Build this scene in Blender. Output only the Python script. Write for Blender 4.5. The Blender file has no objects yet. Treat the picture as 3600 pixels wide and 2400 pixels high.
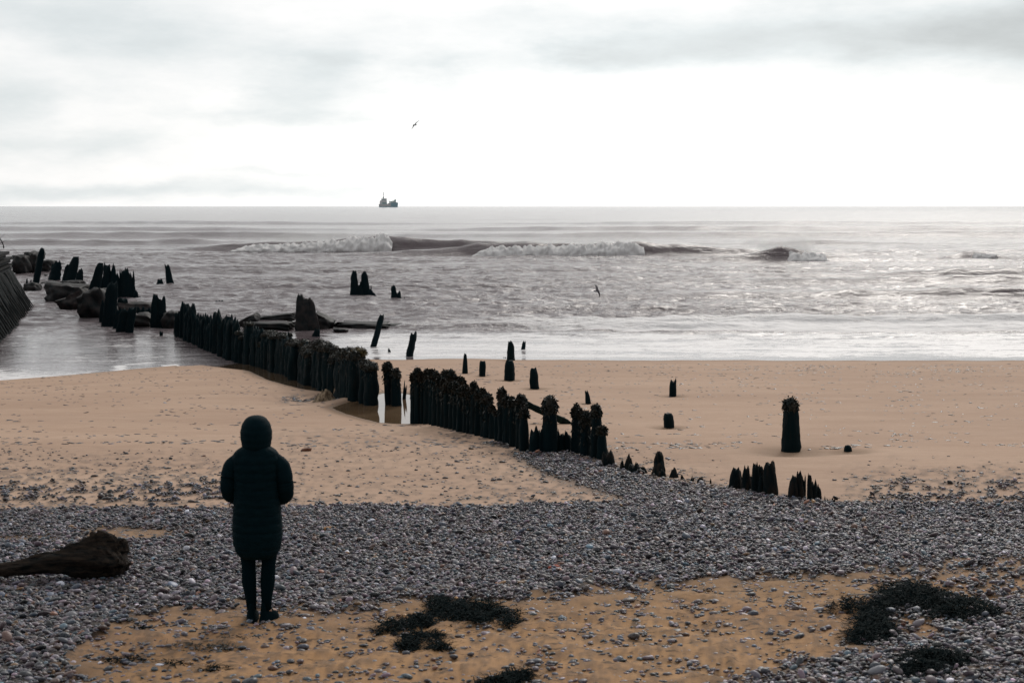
import bpy, math
import numpy as np
from mathutils import Vector

scene = bpy.context.scene
COL = scene.collection
R = math.radians
# ------------------------------------------------------------------ camera
CAM_Z = 6.5                       # metres above the sea
FOC = 5000.0                      # focal length in pixels of the 3600 px wide photo (50 mm on 36 mm)
PITCH = math.atan(475.0 / FOC)    # horizon at row 725 of 2400
cam_d = bpy.data.cameras.new('camera')
cam_d.sensor_width = 36.0
cam_d.lens = 50.0
cam_d.clip_start = 0.1
cam_d.clip_end = 60000
cam_d.dof.use_dof = True
cam_d.dof.focus_distance = 34.0
cam_d.dof.aperture_fstop = 4.5
cam = bpy.data.objects.new('camera', cam_d)
cam.location = (0, 0, CAM_Z)
cam.rotation_euler = (R(90) - PITCH, 0, 0)
COL.objects.link(cam)
scene.camera = cam

# ------------------------------------------------------------------ world and sun
SUN_EL, SUN_AZ = 33.0, 19.0       # degrees; azimuth to the right of straight out to sea
world = bpy.data.worlds.new('World')
scene.world = world
world.use_nodes = True
wn = world.node_tree
wn.nodes.clear()

class NT:
    """tiny node helper"""
    def __init__(s, tree): s.t = tree
    def n(s, typ, **kw):
        nd = s.t.nodes.new(typ)
        for k, v in kw.items():
            if k == 'ins':
                for i, val in v.items():
                    if hasattr(val, 'is_output'): s.t.links.new(val, nd.inputs[i])
                    else: nd.inputs[i].default_value = val
            else: setattr(nd, k, v)
        return nd
    def m(s, op, a, b=None, c=None, clamp=False):
        ins = {0: a}
        if b is not None: ins[1] = b
        if c is not None: ins[2] = c
        return s.n('ShaderNodeMath', operation=op, use_clamp=clamp, ins=ins).outputs[0]
    def mixc(s, f, a, b, blend='MIX'):
        nd = s.n('ShaderNodeMix', data_type='RGBA', blend_type=blend)
        for i, v in ((0, f), (6, a), (7, b)):
            if hasattr(v, 'is_output'): s.t.links.new(v, nd.inputs[i])
            else: nd.inputs[i].default_value = (tuple(v) + (1,)) if (i > 0 and len(v) == 3) else v
        return nd.outputs[2]
    def ramp(s, f, stops):
        nd = s.n('ShaderNodeValToRGB', ins={0: f})
        cr = nd.color_ramp
        while len(cr.elements) < len(stops): cr.elements.new(0.5)
        for e, (p, c) in zip(cr.elements, stops):
            e.position = p
            e.color = (c, c, c, 1) if isinstance(c, (int, float)) else tuple(c) + (1,)
        return nd.outputs[0]
    def noise(s, vec, scale, detail=3, rough=0.55, out=0, dist=0.0):
        nd = s.n('ShaderNodeTexNoise', ins={'Scale': scale, 'Detail': detail, 'Roughness': rough, 'Distortion': dist})
        if vec is not None: s.t.links.new(vec, nd.inputs['Vector'])
        return nd.outputs[out]

def build_world():
    w = NT(wn)
    tc = w.n('ShaderNodeTexCoord')
    sep = w.n('ShaderNodeSeparateXYZ', ins={0: tc.outputs['Generated']})
    x, y, z = sep.outputs
    az0 = w.m('ARCTAN2', x, y)
    el0 = w.m('ARCSINE', z)
    cv = w.n('ShaderNodeCombineXYZ', ins={0: w.m('MULTIPLY', az0, 7.0), 1: w.m('MULTIPLY', el0, 22.0), 2: 0.3}).outputs[0]
    nz = w.n('ShaderNodeTexNoise', ins={'Vector': cv, 'Scale': 1.3, 'Detail': 7.0, 'Roughness': 0.58})
    ns = w.n('ShaderNodeSeparateXYZ', ins={0: nz.outputs['Color']})
    az = w.m('ADD', az0, w.m('MULTIPLY', w.m('SUBTRACT', ns.outputs[0], 0.5), 0.24))
    el = w.m('ADD', el0, w.m('MULTIPLY', w.m('SUBTRACT', ns.outputs[1], 0.5), 0.04))
    K = 1.5306 / FOC
    # soft grey cloud masses at their bearings (bearing and elevation given through the photo's 2352 px wide view)
    blobs = [(2290, 105, 280, 88, .34), (1990, 80, 300, 75, .18), (1500, 108, 320, 58, .19), (1700, 120, 200, 40, .09), (1340, 130, 150, 28, .12),
             (850, 150, 200, 58, .22), (690, 225, 150, 38, .14), (90, 40, 340, 80, .15), (400, 115, 260, 55, .15),
             (60, 250, 190, 60, .15), (120, 330, 240, 40, .13), (640, 275, 190, 26, .14), (60, 440, 420, 30, .13),
             (560, 440, 420, 22, .13), (760, 398, 140, 11, .10), (1150, 245, 100, 12, .09), (1830, 205, 120, 16, .08), (1100, 60, 200, 30, .06)]
    tot = None
    for bx, by, sx, sy, st in blobs:
        a = w.m('DIVIDE', w.m('SUBTRACT', az, (bx - 1176) * K), sx * K)
        e = w.m('DIVIDE', w.m('SUBTRACT', el, (474 - by) * K), sy * K)
        d = w.m('ADD', w.m('MULTIPLY', a, a), w.m('MULTIPLY', e, e))
        g = w.m('MULTIPLY', w.m('EXPONENT', w.m('MULTIPLY', d, -1.0)), st)
        tot = g if tot is None else w.m('ADD', tot, g)
    # general cloud deck texture over the whole sky
    deck = w.noise(tc.outputs['Generated'], 3.2, 5, .55)
    deckv = w.m('MULTIPLY', w.m('SUBTRACT', deck, 0.42), 0.35)
    fine = w.m('MULTIPLY', w.m('SUBTRACT', w.noise(cv, 2.2, 7, .62), 0.5), 0.22)
    high = w.m('MULTIPLY', w.m('SMOOTH_MIN', w.m('MULTIPLY', z, 3.0), 1.0, 0.2), deckv)
    grey = w.m('ADD', tot, w.m('ADD', high, fine))
    # brightness: brightest low over the sea near the veiled sun, dimmer overhead and inland
    da = w.m('DIVIDE', w.m('SUBTRACT', az0, R(6)), 0.30)
    front = w.m('EXPONENT', w.m('MULTIPLY', w.m('MULTIPLY', da, da), -1.0))
    lowz = w.m('EXPONENT', w.m('MULTIPLY', w.m('MAXIMUM', z, 0.0), -9.0))
    glow = w.m('MULTIPLY', w.m('MULTIPLY', front, lowz), 0.30)
    top = w.m('MULTIPLY', w.n('ShaderNodeMapRange', interpolation_type='SMOOTHSTEP', ins={0: z, 1: .13, 2: .42, 3: 0.0, 4: 1.0}).outputs[0], -0.20)
    inland = w.m('SMOOTH_MAX', w.m('MULTIPLY_ADD', y, 0.5, 0.75), 0.42, 0.15)
    inland = w.m('MINIMUM', inland, 1.0)
    bright = w.m('MULTIPLY', w.m('ADD', w.m('ADD', glow, top), 0.98), inland)
    fac = w.m('SUBTRACT', 1.0, grey)
    val = w.m('MULTIPLY', bright, fac)
    tint = w.mixc(w.m('MULTIPLY', w.m('SUBTRACT', grey, 0.03), 6.0, clamp=True), (1.0, 1.0, 0.995), (0.93, 0.985, 1.0))
    bg = w.n('ShaderNodeBackground', ins={'Color': tint, 'Strength': val})
    sky = w.n('ShaderNodeTexSky', sky_type='NISHITA', sun_disc=False, sun_elevation=R(SUN_EL), sun_rotation=R(SUN_AZ))
    bs = w.n('ShaderNodeBackground', ins={'Color': sky.outputs[0], 'Strength': 0.1})
    mx = w.n('ShaderNodeMixShader', ins={0: 0.04, 1: bg.outputs[0], 2: bs.outputs[0]})
    w.n('ShaderNodeOutputWorld', ins={0: mx.outputs[0]})
build_world()

sun_d = bpy.data.lights.new('sun', 'SUN')
sun_d.energy = 1.25
sun_d.angle = R(24)
sun_d.color = (1.0, 0.95, 0.88)
sun = bpy.data.objects.new('sun', sun_d)
sv = Vector((math.sin(R(SUN_AZ)) * math.cos(R(SUN_EL)), math.cos(R(SUN_AZ)) * math.cos(R(SUN_EL)), math.sin(R(SUN_EL))))
sun.rotation_euler = sv.to_track_quat('Z', 'Y').to_euler()
sun.location = (20, 60, 60)
COL.objects.link(sun)
scene.view_settings.view_transform = 'Standard'
scene.view_settings.look = 'None'
scene.view_settings.exposure = 0.0
scene.view_settings.gamma = 1.0

# ------------------------------------------------------------------ maths helpers
rng = np.random.default_rng(7)
cp, sp = math.cos(PITCH), math.sin(PITCH)
S = 3600.0 / 2352.0               # the photo was measured in a 2352 px wide view

def ray(dx, dy):
    a = (dx * S - 1800) / FOC
    b = (1200 - dy * S) / FOC
    return np.array([a, cp + sp * b, -sp + cp * b])
def on_plane_y(dx, dy, Y):
    r = ray(dx, dy); t = Y / r[1]
    return np.array([r[0] * t, Y, CAM_Z + r[2] * t])
def on_plane_z(dx, dy, Z):
    r = ray(dx, dy); t = (Z - CAM_Z) / r[2]
    return np.array([r[0] * t, r[1] * t, Z])
def proj(x, y, z):
    zz = z - CAM_Z
    f = cp * y - sp * zz
    u = sp * y + cp * zz
    return (1800 + FOC * x / f) / S, (1200 - FOC * u / f) / S
def sstep(a, b, v):
    t = np.clip((np.asarray(v, float) - a) / (b - a), 0, 1)
    return t * t * (3 - 2 * t)

_perm = np.random.default_rng(3).permutation(512)
_perm = np.concatenate([_perm, _perm])
_g = np.random.default_rng(4).uniform(0, 2 * math.pi, 512)
_gx, _gy = np.cos(_g), np.sin(_g)
def pn(x, y):
    x = np.asarray(x, float); y = np.asarray(y, float)
    xi = np.floor(x).astype(int); yi = np.floor(y).astype(int)
    xf, yf = x - xi, y - yi
    u = xf * xf * xf * (xf * (xf * 6 - 15) + 10); v = yf * yf * yf * (yf * (yf * 6 - 15) + 10)
    def g(ix, iy, fx, fy):
        h = _perm[(_perm[ix & 511] + iy) & 511]
        return _gx[h] * fx + _gy[h] * fy
    a = g(xi, yi, xf, yf); b = g(xi + 1, yi, xf - 1, yf)
    c = g(xi, yi + 1, xf, yf - 1); d = g(xi + 1, yi + 1, xf - 1, yf - 1)
    return (a + u * (b - a)) * (1 - v) + (c + u * (d - c)) * v
def fbm(x, y, o=4, r=0.5):
    s = 0; a = 1
    for i in range(o):
        s = s + a * pn(x * 2 ** i + 17.3 * i, y * 2 ** i - 9.1 * i); a *= r
    return s
def poly_sd(px, py, poly):
    """signed distance to a polygon, negative inside"""
    px = np.asarray(px, float); py = np.asarray(py, float)
    d = np.full(px.shape, 1e9); inside = np.zeros(px.shape, bool)
    n = len(poly)
    for i in range(n):
        ax, ay = poly[i]; bx, by = poly[(i + 1) % n]
        ex, ey = bx - ax, by - ay
        t = np.clip(((px - ax) * ex + (py - ay) * ey) / (ex * ex + ey * ey + 1e-12), 0, 1)
        d = np.minimum(d, np.hypot(px - ax - t * ex, py - ay - t * ey))
        c = (ay > py) != (by > py)
        with np.errstate(divide='ignore', invalid='ignore'):
            xx = (bx - ax) * (py - ay) / (by - ay + 1e-12) + ax
        inside ^= c & (px < xx)
    return np.where(inside, -d, d)

# conversions from my zoomed views to the 2352 px view
def Z1(x, y): return x * .19586, 509.6 + y * .19586
def Z2(x, y): return 392 + .25 * x, 588 + .25 * y
def Z3(x, y): return 784 + .2778 * x, 718.7 + .2778 * y
def Z4(x, y): return 1437.3 + .2778 * x, 816.7 + .2778 * y

# ------------------------------------------------------------------ terrain height
PY = np.array([-60, -20, 0, 5, 9.85, 12, 15, 19, 27, 40, 50, 60.2, 66, 75, 90, 140, 400.])
PZ = np.array([7.0, 5.2, 3.95, 3.5, 3.2, 3.0, 2.78, 2.48, 2.0, 1.2, .6, 0.0, -.45, -1.2, -2.2, -4., -6.])
def prof(y):
    s = 0
    for o, w in ((-1.6, .2), (-.8, .2), (0, .2), (.8, .2), (1.6, .2)): s = s + w * np.interp(y + o, PY, PZ)
    return s
SHX = np.array([-60, -30, -19.2, -13.6, -11.5, -8, 0, 15, 30, 60.])
SHY = np.array([38, 45, 52.9, 58.2, 59.6, 60.8, 60.4, 60.0, 60.0, 60.0])
def base_h(x, y):
    x = np.asarray(x, float); y = np.asarray(y, float)
    ye = y + (60.2 - np.interp(x, SHX, SHY)) * sstep(36, 50, y)
    h = prof(ye)
    h = h + 0.05 * pn(x / 6.0 + 3, y / 5.0) * sstep(60, 50, y) + .035 * (pn(x / 3.4, 7.7) + .5 * pn(x / 1.3, 2.2)) * sstep(52, 58, y) * sstep(72, 64, y)
    return h
POOL_Z = 1.60
POOL = [tuple(on_plane_z(a, b, POOL_Z)[:2]) for a, b in
        [(757, 936), (785, 949), (826, 961), (866, 971), (905, 973), (946, 974), (985, 960), (1000, 935), (975, 912), (930, 903), (880, 902), (835, 914), (795, 924)]]
PITS = []       # (x, y, radius, depth) scour round lone posts
CHAN = []
def terr(x, y, detail=True):
    h = base_h(x, y)
    near = (np.asarray(y) > 20) & (np.asarray(y) < 75)
    d = poly_sd(x, y, POOL)
    edge = np.where(d < 0, POOL_Z + 0.012 + np.maximum(d, -1.0) * 0.22, POOL_Z + 0.012 + d * 0.03)
    w = sstep(1.8, 0.0, d)
    h = np.where(near, h * (1 - w) + edge * w, h)
    if CHAN:
        dc = poly_sd(x, y, CHAN)
        h = np.where(near, h - 0.16 * sstep(0.12, -0.5, dc), h)
    for px, py, r, dep in PITS:
        h = h - dep * np.exp(-(((x - px) / r) ** 2 + ((y - py) / r) ** 2) ** 1.5)
    return h
def hit(dx, dy, sea=True):
    r = ray(dx, dy)
    ts = np.concatenate([np.linspace(5, 130, 2600), np.linspace(131, 2000, 2000)])
    ts = ts / r[1]
    z = CAM_Z + r[2] * ts
    g = terr(r[0] * ts, r[1] * ts)
    if sea: g = np.maximum(g, 0)
    k = np.argmax(z < g)
    t0, t1 = ts[max(k - 1, 0)], ts[k]
    for _ in range(18):
        tm = .5 * (t0 + t1)
        gg = float(terr(np.array([r[0] * tm]), np.array([r[1] * tm]))[0])
        if sea: gg = max(gg, 0)
        if CAM_Z + r[2] * tm < gg: t1 = tm
        else: t0 = tm
    t = .5 * (t0 + t1)
    return np.array([r[0] * t, r[1] * t, CAM_Z + r[2] * t])
_ch = [Z2(*p) for p in [(60, 1008), (300, 998), (500, 1024), (700, 1046), (860, 1125), (1050, 1176), (1200, 1214), (1330, 1232), (1480, 1250),
                        (1420, 1180), (1250, 1100), (1100, 1060), (900, 980), (700, 920), (560, 870), (400, 800), (100, 700)]]
CHAN = [tuple(hit(a, b, sea=False)[:2]) for a, b in _ch]

# ------------------------------------------------------------------ mesh helpers
def link(o, parent=None):
    COL.objects.link(o)
    if parent is not None: o.parent = parent
    return o
def mk(name, v, f, mat, parent=None, loc=None, smooth=True, attrs=None, fast=False):
    me = bpy.data.meshes.new(name)
    v = np.asarray(v, np.float32)
    if fast:
        f = np.asarray(f, np.int32); k = f.shape[1]
        me.vertices.add(len(v)); me.vertices.foreach_set('co', v.ravel())
        me.loops.add(f.size); me.loops.foreach_set('vertex_index', f.ravel())
        me.polygons.add(len(f)); me.polygons.foreach_set('loop_start', np.arange(0, f.size, k, dtype=np.int32))
        try: me.polygons.foreach_set('loop_total', np.full(len(f), k, np.int32))
        except Exception: pass
        me.update(calc_edges=True)
    else:
        me.from_pydata(v.tolist(), [], [tuple(int(i) for i in q) for q in f]); me.update()
    if attrs:
        for an, (typ, arr) in attrs.items():
            at = me.attributes.new(an, typ, 'POINT')
            at.data.foreach_set('color' if typ == 'FLOAT_COLOR' else 'value', np.asarray(arr, np.float32).ravel())
    if smooth: me.polygons.foreach_set('use_smooth', np.ones(len(me.polygons), bool))
    if mat is not None: me.materials.append(mat)
    o = bpy.data.objects.new(name, me)
    if loc is not None: o.location = loc
    return link(o, parent)
def tag(o, label, cat, group=None):
    o['label'] = label; o['category'] = cat
    if group: o['group'] = group
    return o
def setting(o, kind='structure', label=None, cat=None):
    o['kind'] = kind
    if label: o['label'] = label
    if cat: o['category'] = cat
    return o
def empty(name, loc, rz=0):
    o = bpy.data.objects.new(name, None); o.empty_display_size = .2
    o.location = loc; o.rotation_euler = (0, 0, rz)
    return link(o)

class MB:
    def __init__(s): s.v = []; s.f = []; s.n = 0
    def add(s, v, f):
        s.v.append(np.asarray(v, float)); s.f += [tuple(i + s.n for i in q) for q in f]; s.n += len(v); return s
    def out(s): return np.concatenate(s.v), s.f
    def box(s, c, sz, rot=None, bev=0.0):
        hx, hy, hz = [q / 2 for q in sz]
        v = np.array([[x, y, z] for x in (-hx, hx) for y in (-hy, hy) for z in (-hz, hz)])
        if rot is not None: v = v @ np.asarray(rot).T
        return s.add(v + np.asarray(c), [(0, 1, 3, 2), (4, 6, 7, 5), (0, 4, 5, 1), (2, 3, 7, 6), (0, 2, 6, 4), (1, 5, 7, 3)])
    def tube(s, pts, rad, n=8, cap=True, flat=1.0):
        pts = np.asarray(pts, float); rad = np.broadcast_to(np.asarray(rad, float), (len(pts),))
        vs = []; m = len(pts)
        up = np.array([0.03, .02, 1.0])
        for i in range(m):
            t = pts[min(i + 1, m - 1)] - pts[max(i - 1, 0)]; t /= np.linalg.norm(t) + 1e-9
            a = np.cross(up, t)
            if np.linalg.norm(a) < .15: a = np.cross(np.array([0, 1., 0]), t)
            a /= np.linalg.norm(a); b = np.cross(t, a)
            for k in range(n):
                th = 2 * math.pi * k / n
                vs.append(pts[i] + rad[i] * (math.cos(th) * a + flat * math.sin(th) * b))
        f = []
        for i in range(m - 1):
            for k in range(n):
                f.append((i * n + k, i * n + (k + 1) % n, (i + 1) * n + (k + 1) % n, (i + 1) * n + k))
        if cap: f += [tuple(range(n))[::-1], tuple(range((m - 1) * n, m * n))]
        return s.add(vs, f)

def rotm(ax, ang):
    ax = np.asarray(ax, float) / np.linalg.norm(ax); c, s_ = math.cos(ang), math.sin(ang)
    K = np.array([[0, -ax[2], ax[1]], [ax[2], 0, -ax[0]], [-ax[1], ax[0], 0]])
    return np.eye(3) + s_ * K + (1 - c) * K @ K

def shard(mb, b, t, wb, wt, db=None, dt=None, jag=0.15, seed=0, nseg=20, nring=12, groove=0.10, bulge=0.06, spikes=None, sink=0.5, yaw=0.0, pw=1.7):
    """eroded timber: tapering fluted shaft from b to t (half widths wb, wt) with a splintered top"""
    r = np.random.default_rng(seed)
    b = np.asarray(b, float); t = np.asarray(t, float)
    db = wb if db is None else db; dt = wt if dt is None else dt
    H = np.linalg.norm(t - b)
    ang = np.arange(nseg) / nseg * 2 * math.pi
    g1 = r.uniform(-1, 1, nseg); g1 = .5 * g1 + .25 * (np.roll(g1, 1) + np.roll(g1, -1))
    ph = r.uniform(0, 9, 3)
    nz = (np.sin(ang * 2 + ph[0]) + np.sin(ang * 3 + ph[1]) * .7 + r.uniform(-1, 1, nseg) * .9)
    nz = (nz - nz.min()) / (nz.max() - nz.min())
    if spikes is not None:
        nz = np.ones(nseg)
        for a0, wd in spikes:
            dd = np.abs((ang - a0 + math.pi) % (2 * math.pi) - math.pi)
            nz = np.minimum(nz, np.clip(dd / wd, 0, 1))
        nz = np.clip(nz + r.uniform(-.12, .12, nseg), 0, 1)
    o0 = r.uniform(0, 50)
    vs = []
    for i in range(nring):
        k = i / (nring - 1)
        tt = k * (1 - jag * nz)
        c = b[None, :] + (t - b)[None, :] * tt[:, None]
        tq = tt ** pw; wx = wb + (wt - wb) * tq; wy = db + (dt - db) * tq
        rr = 1 + groove * g1 * (1 if i else 1) + bulge * 2 * pn(ang * 1.2 / 1.0 + o0, tt * H * 2.2 + o0) + bulge * pn(ang * 3 + o0, tt * H * 6)
        rr = rr * (1, 1, 1)[0] * ({nring - 1: .66, nring - 2: .90, nring - 3: .975} if jag < .11 else {nring - 1: .84}).get(i, 1.0)
        ca, sa = np.cos(ang + yaw), np.sin(ang + yaw)
        ex, ey = np.cos(ang) * wx * rr, np.sin(ang) * wy * rr
        cy, sy = math.cos(yaw), math.sin(yaw)
        p = c.copy(); p[:, 0] += ex * cy - ey * sy; p[:, 1] += ex * sy + ey * cy
        wob = 0.05 * wb * r.uniform(-1, 1, 2)
        p[:, 0] += wob[0]; p[:, 1] += wob[1]
        vs.append(p)
    v = np.concatenate(vs)
    f = []
    for i in range(nring - 1):
        for k in range(nseg):
            f.append((i * nseg + k, i * nseg + (k + 1) % nseg, (i + 1) * nseg + (k + 1) % nseg, (i + 1) * nseg + k))
    topc = vs[-1].mean(0); topc[2] = vs[-1][:, 2].min() * sink + topc[2] * (1 - sink)
    v = np.concatenate([v, topc[None]])
    n0 = (nring - 1) * nseg
    for k in range(nseg): f.append((n0 + k, n0 + (k + 1) % nseg, nring * nseg))
    mb.add(v, f)

def leaves(center, rx, ry, rz, n, seed, L=(.035, .09), W=(.008, .02), droop=.7, lowcut=-.3):
    """crinkled weed fronds scattered over an ellipsoid; returns verts, quads"""
    r = np.random.default_rng(seed)
    th = r.uniform(0, 2 * math.pi, n); cz = r.uniform(lowcut, 1, n); s_ = np.sqrt(1 - cz ** 2)
    k = r.uniform(.55, 1.02, n) ** .5
    nrm = np.stack([s_ * np.cos(th), s_ * np.sin(th), cz], 1)
    p = nrm * np.array([rx, ry, rz]) * k[:, None] + np.asarray(center)
    d = nrm * .6 + r.normal(0, .6, (n, 3)); d[:, 2] -= droop
    d /= np.linalg.norm(d, axis=1)[:, None]
    sd = np.cross(d, r.normal(0, 1, (n, 3))); sd /= np.linalg.norm(sd, axis=1)[:, None]
    l = r.uniform(*L, n)[:, None]; w = r.uniform(*W, n)[:, None]
    mid = p + d * l * .5 + sd * w * r.uniform(-.8, .8, (n, 1)); end = p + d * l + r.normal(0, .3, (n, 3)) * l * .4
    a = p - sd * w * .5; b = p + sd * w * .5
    c = mid - sd * w; e = mid + sd * w; g = end - sd * w * .3; h = end + sd * w * .3
    v = np.stack([a, b, c, e, g, h], 1).reshape(-1, 3)
    i = np.arange(n)[:, None] * 6
    f = np.concatenate([i + np.array([[0, 1, 3, 2]]), i + np.array([[2, 3, 5, 4]])])
    return v, f

# ------------------------------------------------------------------ materials
def new_mat(name):
    m = bpy.data.materials.new(name); m.use_nodes = True
    m.node_tree.nodes.clear()
    n = NT(m.node_tree)
    bs = n.n('ShaderNodeBsdfPrincipled')
    n.n('ShaderNodeOutputMaterial', ins={0: bs.outputs[0]})
    return m, n, bs
def setb(n, bs, **kw):
    names = {'col': 'Base Color', 'rough': 'Roughness', 'spec': 'Specular IOR Level', 'nrm': 'Normal', 'ior': 'IOR', 'metal': 'Metallic', 'alpha': 'Alpha'}
    for k, v in kw.items():
        i = bs.inputs[names[k]]
        if hasattr(v, 'is_output'): n.t.links.new(v, i)
        else: i.default_value = (tuple(v) + (1,)) if (k == 'col' and len(v) == 3) else v
def bump(n, h, strength, dist, nrm=None):
    nd = n.n('ShaderNodeBump', ins={'Strength': strength, 'Distance': dist, 'Height': h})
    if nrm is not None: n.t.links.new(nrm, nd.inputs['Normal'])
    return nd.outputs[0]
def geopos(n): return n.n('ShaderNodeNewGeometry').outputs['Position']
def mapped(n, vec, sc):
    return n.n('ShaderNodeMapping', ins={0: vec, 3: sc}).outputs[0]

def mat_sand():
    m, n, bs = new_mat('sand'); pos = geopos(n)
    wet = n.n('ShaderNodeAttribute', attribute_name='wet').outputs['Fac']
    shin = n.n('ShaderNodeAttribute', attribute_name='shingle').outputs['Fac']
    fore = n.n('ShaderNodeAttribute', attribute_name='upper').outputs['Fac']
    big = n.noise(mapped(n, pos, (.25, .6, 1)), 1.0, 4, .6)
    grain = n.noise(pos, 90, 4, .7)
    med = n.noise(mapped(n, pos, (1.2, 3.5, 1)), 1.8, 5, .65)
    c1 = n.mixc(n.ramp(big, [(.3, 0.), (.7, 1.)]), (.525, .348, .245), (.60, .415, .300))
    c2 = n.mixc(n.ramp(big, [(.3, 0.), (.7, 1.)]), (.35, .185, .080), (.49, .28, .128))
    c = n.mixc(fore, c1, c2)
    c = n.mixc(n.m('MULTIPLY', n.ramp(med, [(.42, 0.), (.72, 1.)]), .28), c, (.30, .185, .12))
    c = n.mixc(n.ramp(grain, [(.35, .35), (.62, 0.)]), c, (.17, .115, .08))
    blot = n.noise(mapped(n, pos, (1.6, 3.2, 1)), 3.2, 6, .72)
    c = n.mixc(n.m('MULTIPLY', n.m('MULTIPLY', n.ramp(blot, [(.55, 0.), (.63, 1.)]), fore), .8), c, (.045, .032, .022))
    damp = n.noise(mapped(n, pos, (.10, .22, 1)), 1.0, 5, .6)
    c = n.mixc(n.m('MULTIPLY', n.ramp(damp, [(.44, 0.), (.60, 1.)]), .30), c, (.34, .215, .15))
    c = n.mixc(wet, c, (.17, .105, .06))
    gv = n.noise(pos, 38, 3, .6)
    c = n.mixc(shin, c, n.mixc(n.ramp(gv, [(.42, 0.), (.6, 1.)]), (.012, .018, .022), (.075, .065, .062)))
    rough = n.m('SUBTRACT', .88, n.m('MULTIPLY', n.m('SUBTRACT', wet, .6, clamp=True), .9))
    ripple = n.noise(mapped(n, pos, (1.6, 5, 1)), 4.0, 4, .55)
    h = n.m('ADD', n.m('MULTIPLY', grain, .25), ripple)
    setb(n, bs, col=c, rough=rough, spec=.25, nrm=bump(n, h, .5, .012))
    return m
def mat_pebble():
    m, n, bs = new_mat('pebble'); pos = geopos(n)
    c = n.n('ShaderNodeAttribute', attribute_name='col').outputs['Color']
    nz = n.noise(pos, 55, 4, .65)
    c = n.mixc(n.m('MULTIPLY', n.ramp(nz, [(.4, 0.), (.7, 1.)]), .35), c, (.34, .31, .29))
    setb(n, bs, col=c, rough=.42, spec=.38, nrm=bump(n, nz, .25, .004))
    return m
def mat_timber(name, dark, brown, amt=.5, rough=.7):
    m, n, bs = new_mat(name); pos = geopos(n)
    g = n.noise(mapped(n, pos, (14, 14, 1.6)), 1.6, 5, .65)
    g2 = n.noise(mapped(n, pos, (1, 1, .5)), 2.1, 3, .6)
    f = n.m('MULTIPLY', n.ramp(g, [(.42, 0.), (.68, 1.)]), n.m('MULTIPLY', n.ramp(g2, [(.35, .1), (.65, 1.)]), amt))
    setb(n, bs, col=n.mixc(f, dark, brown), rough=rough, spec=.07, nrm=bump(n, g, .9, .03))
    return m
def mat_noise(name, c1, c2, scale=6, rough=.75, spec=.2, b=.5, bd=.02, stretch=(1, 1, 1)):
    m, n, bs = new_mat(name); pos = geopos(n)
    g = n.noise(mapped(n, pos, stretch), scale, 5, .62)
    setb(n, bs, col=n.mixc(n.ramp(g, [(.38, 0.), (.64, 1.)]), c1, c2), rough=rough, spec=spec, nrm=bump(n, g, b, bd))
    return m
def mat_sea():
    m, n, bs = new_mat('sea_water'); pos = geopos(n)
    foam = n.n('ShaderNodeAttribute', attribute_name='foam').outputs['Fac']
    calm = n.n('ShaderNodeAttribute', attribute_name='calm').outputs['Fac']
    turb = n.noise(mapped(n, pos, (.03, .12, 1)), 1.0, 4, .6)
    col = n.mixc(n.ramp(turb, [(.35, 0.), (.65, 1.)]), (.140, .112, .118), (.22, .190, .197))
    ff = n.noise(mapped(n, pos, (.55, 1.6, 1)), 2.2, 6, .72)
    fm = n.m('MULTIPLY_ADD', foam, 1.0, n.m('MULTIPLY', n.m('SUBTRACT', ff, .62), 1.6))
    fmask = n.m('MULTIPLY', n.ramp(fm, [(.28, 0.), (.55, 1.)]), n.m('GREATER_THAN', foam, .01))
    col = n.mixc(fmask, col, (.86, .84, .84))  # whitens real foam and also the painted sky reflection on the swash
    w1 = n.noise(mapped(n, pos, (.55, 1.3, 1)), .50, 6, .66, dist=.4)
    w2 = n.noise(mapped(n, pos, (1.1, 1.9, 1)), 1.9, 4, .62, dist=.5)
    w3 = n.noise(mapped(n, pos, (.05, .16, 1)), 1.0, 3, .5)
    gust = n.ramp(w3, [(.35, .55), (.65, 1.0)])
    h = n.m('MULTIPLY', n.m('ADD', n.m('MULTIPLY', w1, 1.15), n.m('MULTIPLY', w2, .34)), gust)
    st = n.m('MULTIPLY', n.m('SUBTRACT', 1.0, calm), .95)
    rough = n.m('ADD', n.m('MULTIPLY_ADD', n.m('SUBTRACT', 1.0, calm), .09, .05), n.m('MULTIPLY', fmask, .5))
    setb(n, bs, col=col, rough=rough, ior=1.33, spec=.5, nrm=bump(n, h, n.m('ADD', st, .03), .42))
    return m
def mat_pool():
    m, n, bs = new_mat('pool_water'); pos = geopos(n)
    h = n.noise(mapped(n, pos, (1, 2.2, 1)), 2.5, 3, .5)
    c = n.mixc(n.ramp(n.noise(pos, .8, 3), [(.4, 0.), (.6, 1.)]), (.10, .062, .034), (.15, .10, .06))
    setb(n, bs, col=c, rough=.03, ior=1.33, spec=.5, nrm=bump(n, h, .05, .03))
    return m
M = {}
M['sand'] = mat_sand(); M['pebble'] = mat_pebble()
M['timber'] = mat_timber('wet_timber', (.0012, .0105, .0145), (.030, .022, .017), .42)
M['timber_far'] = mat_timber('far_timber', (.0018, .0110, .0150), (.034, .026, .023), .38)
M['stump'] = mat_timber('worn_stump', (.0030, .0095, .0120), (.055, .034, .024), .85)
M['weed'] = mat_noise('seaweed', (.0025, .0105, .0115), (.028, .022, .014), 9, .5, .3, .3, .01)
M['weed_black'] = mat_noise('black_seaweed', (.0008, .0075, .0095), (.006, .011, .011), 14, .8, .05, .3, .01)
M['weed_gold'] = mat_noise('olive_seaweed', (.012, .012, .006), (.12, .085, .022), 12, .55, .3, .3, .01)
M['rock'] = mat_noise('wet_concrete', (.004, .0080, .0100), (.028, .023, .023), 2.6, .65, .25, .8, .06)
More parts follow.
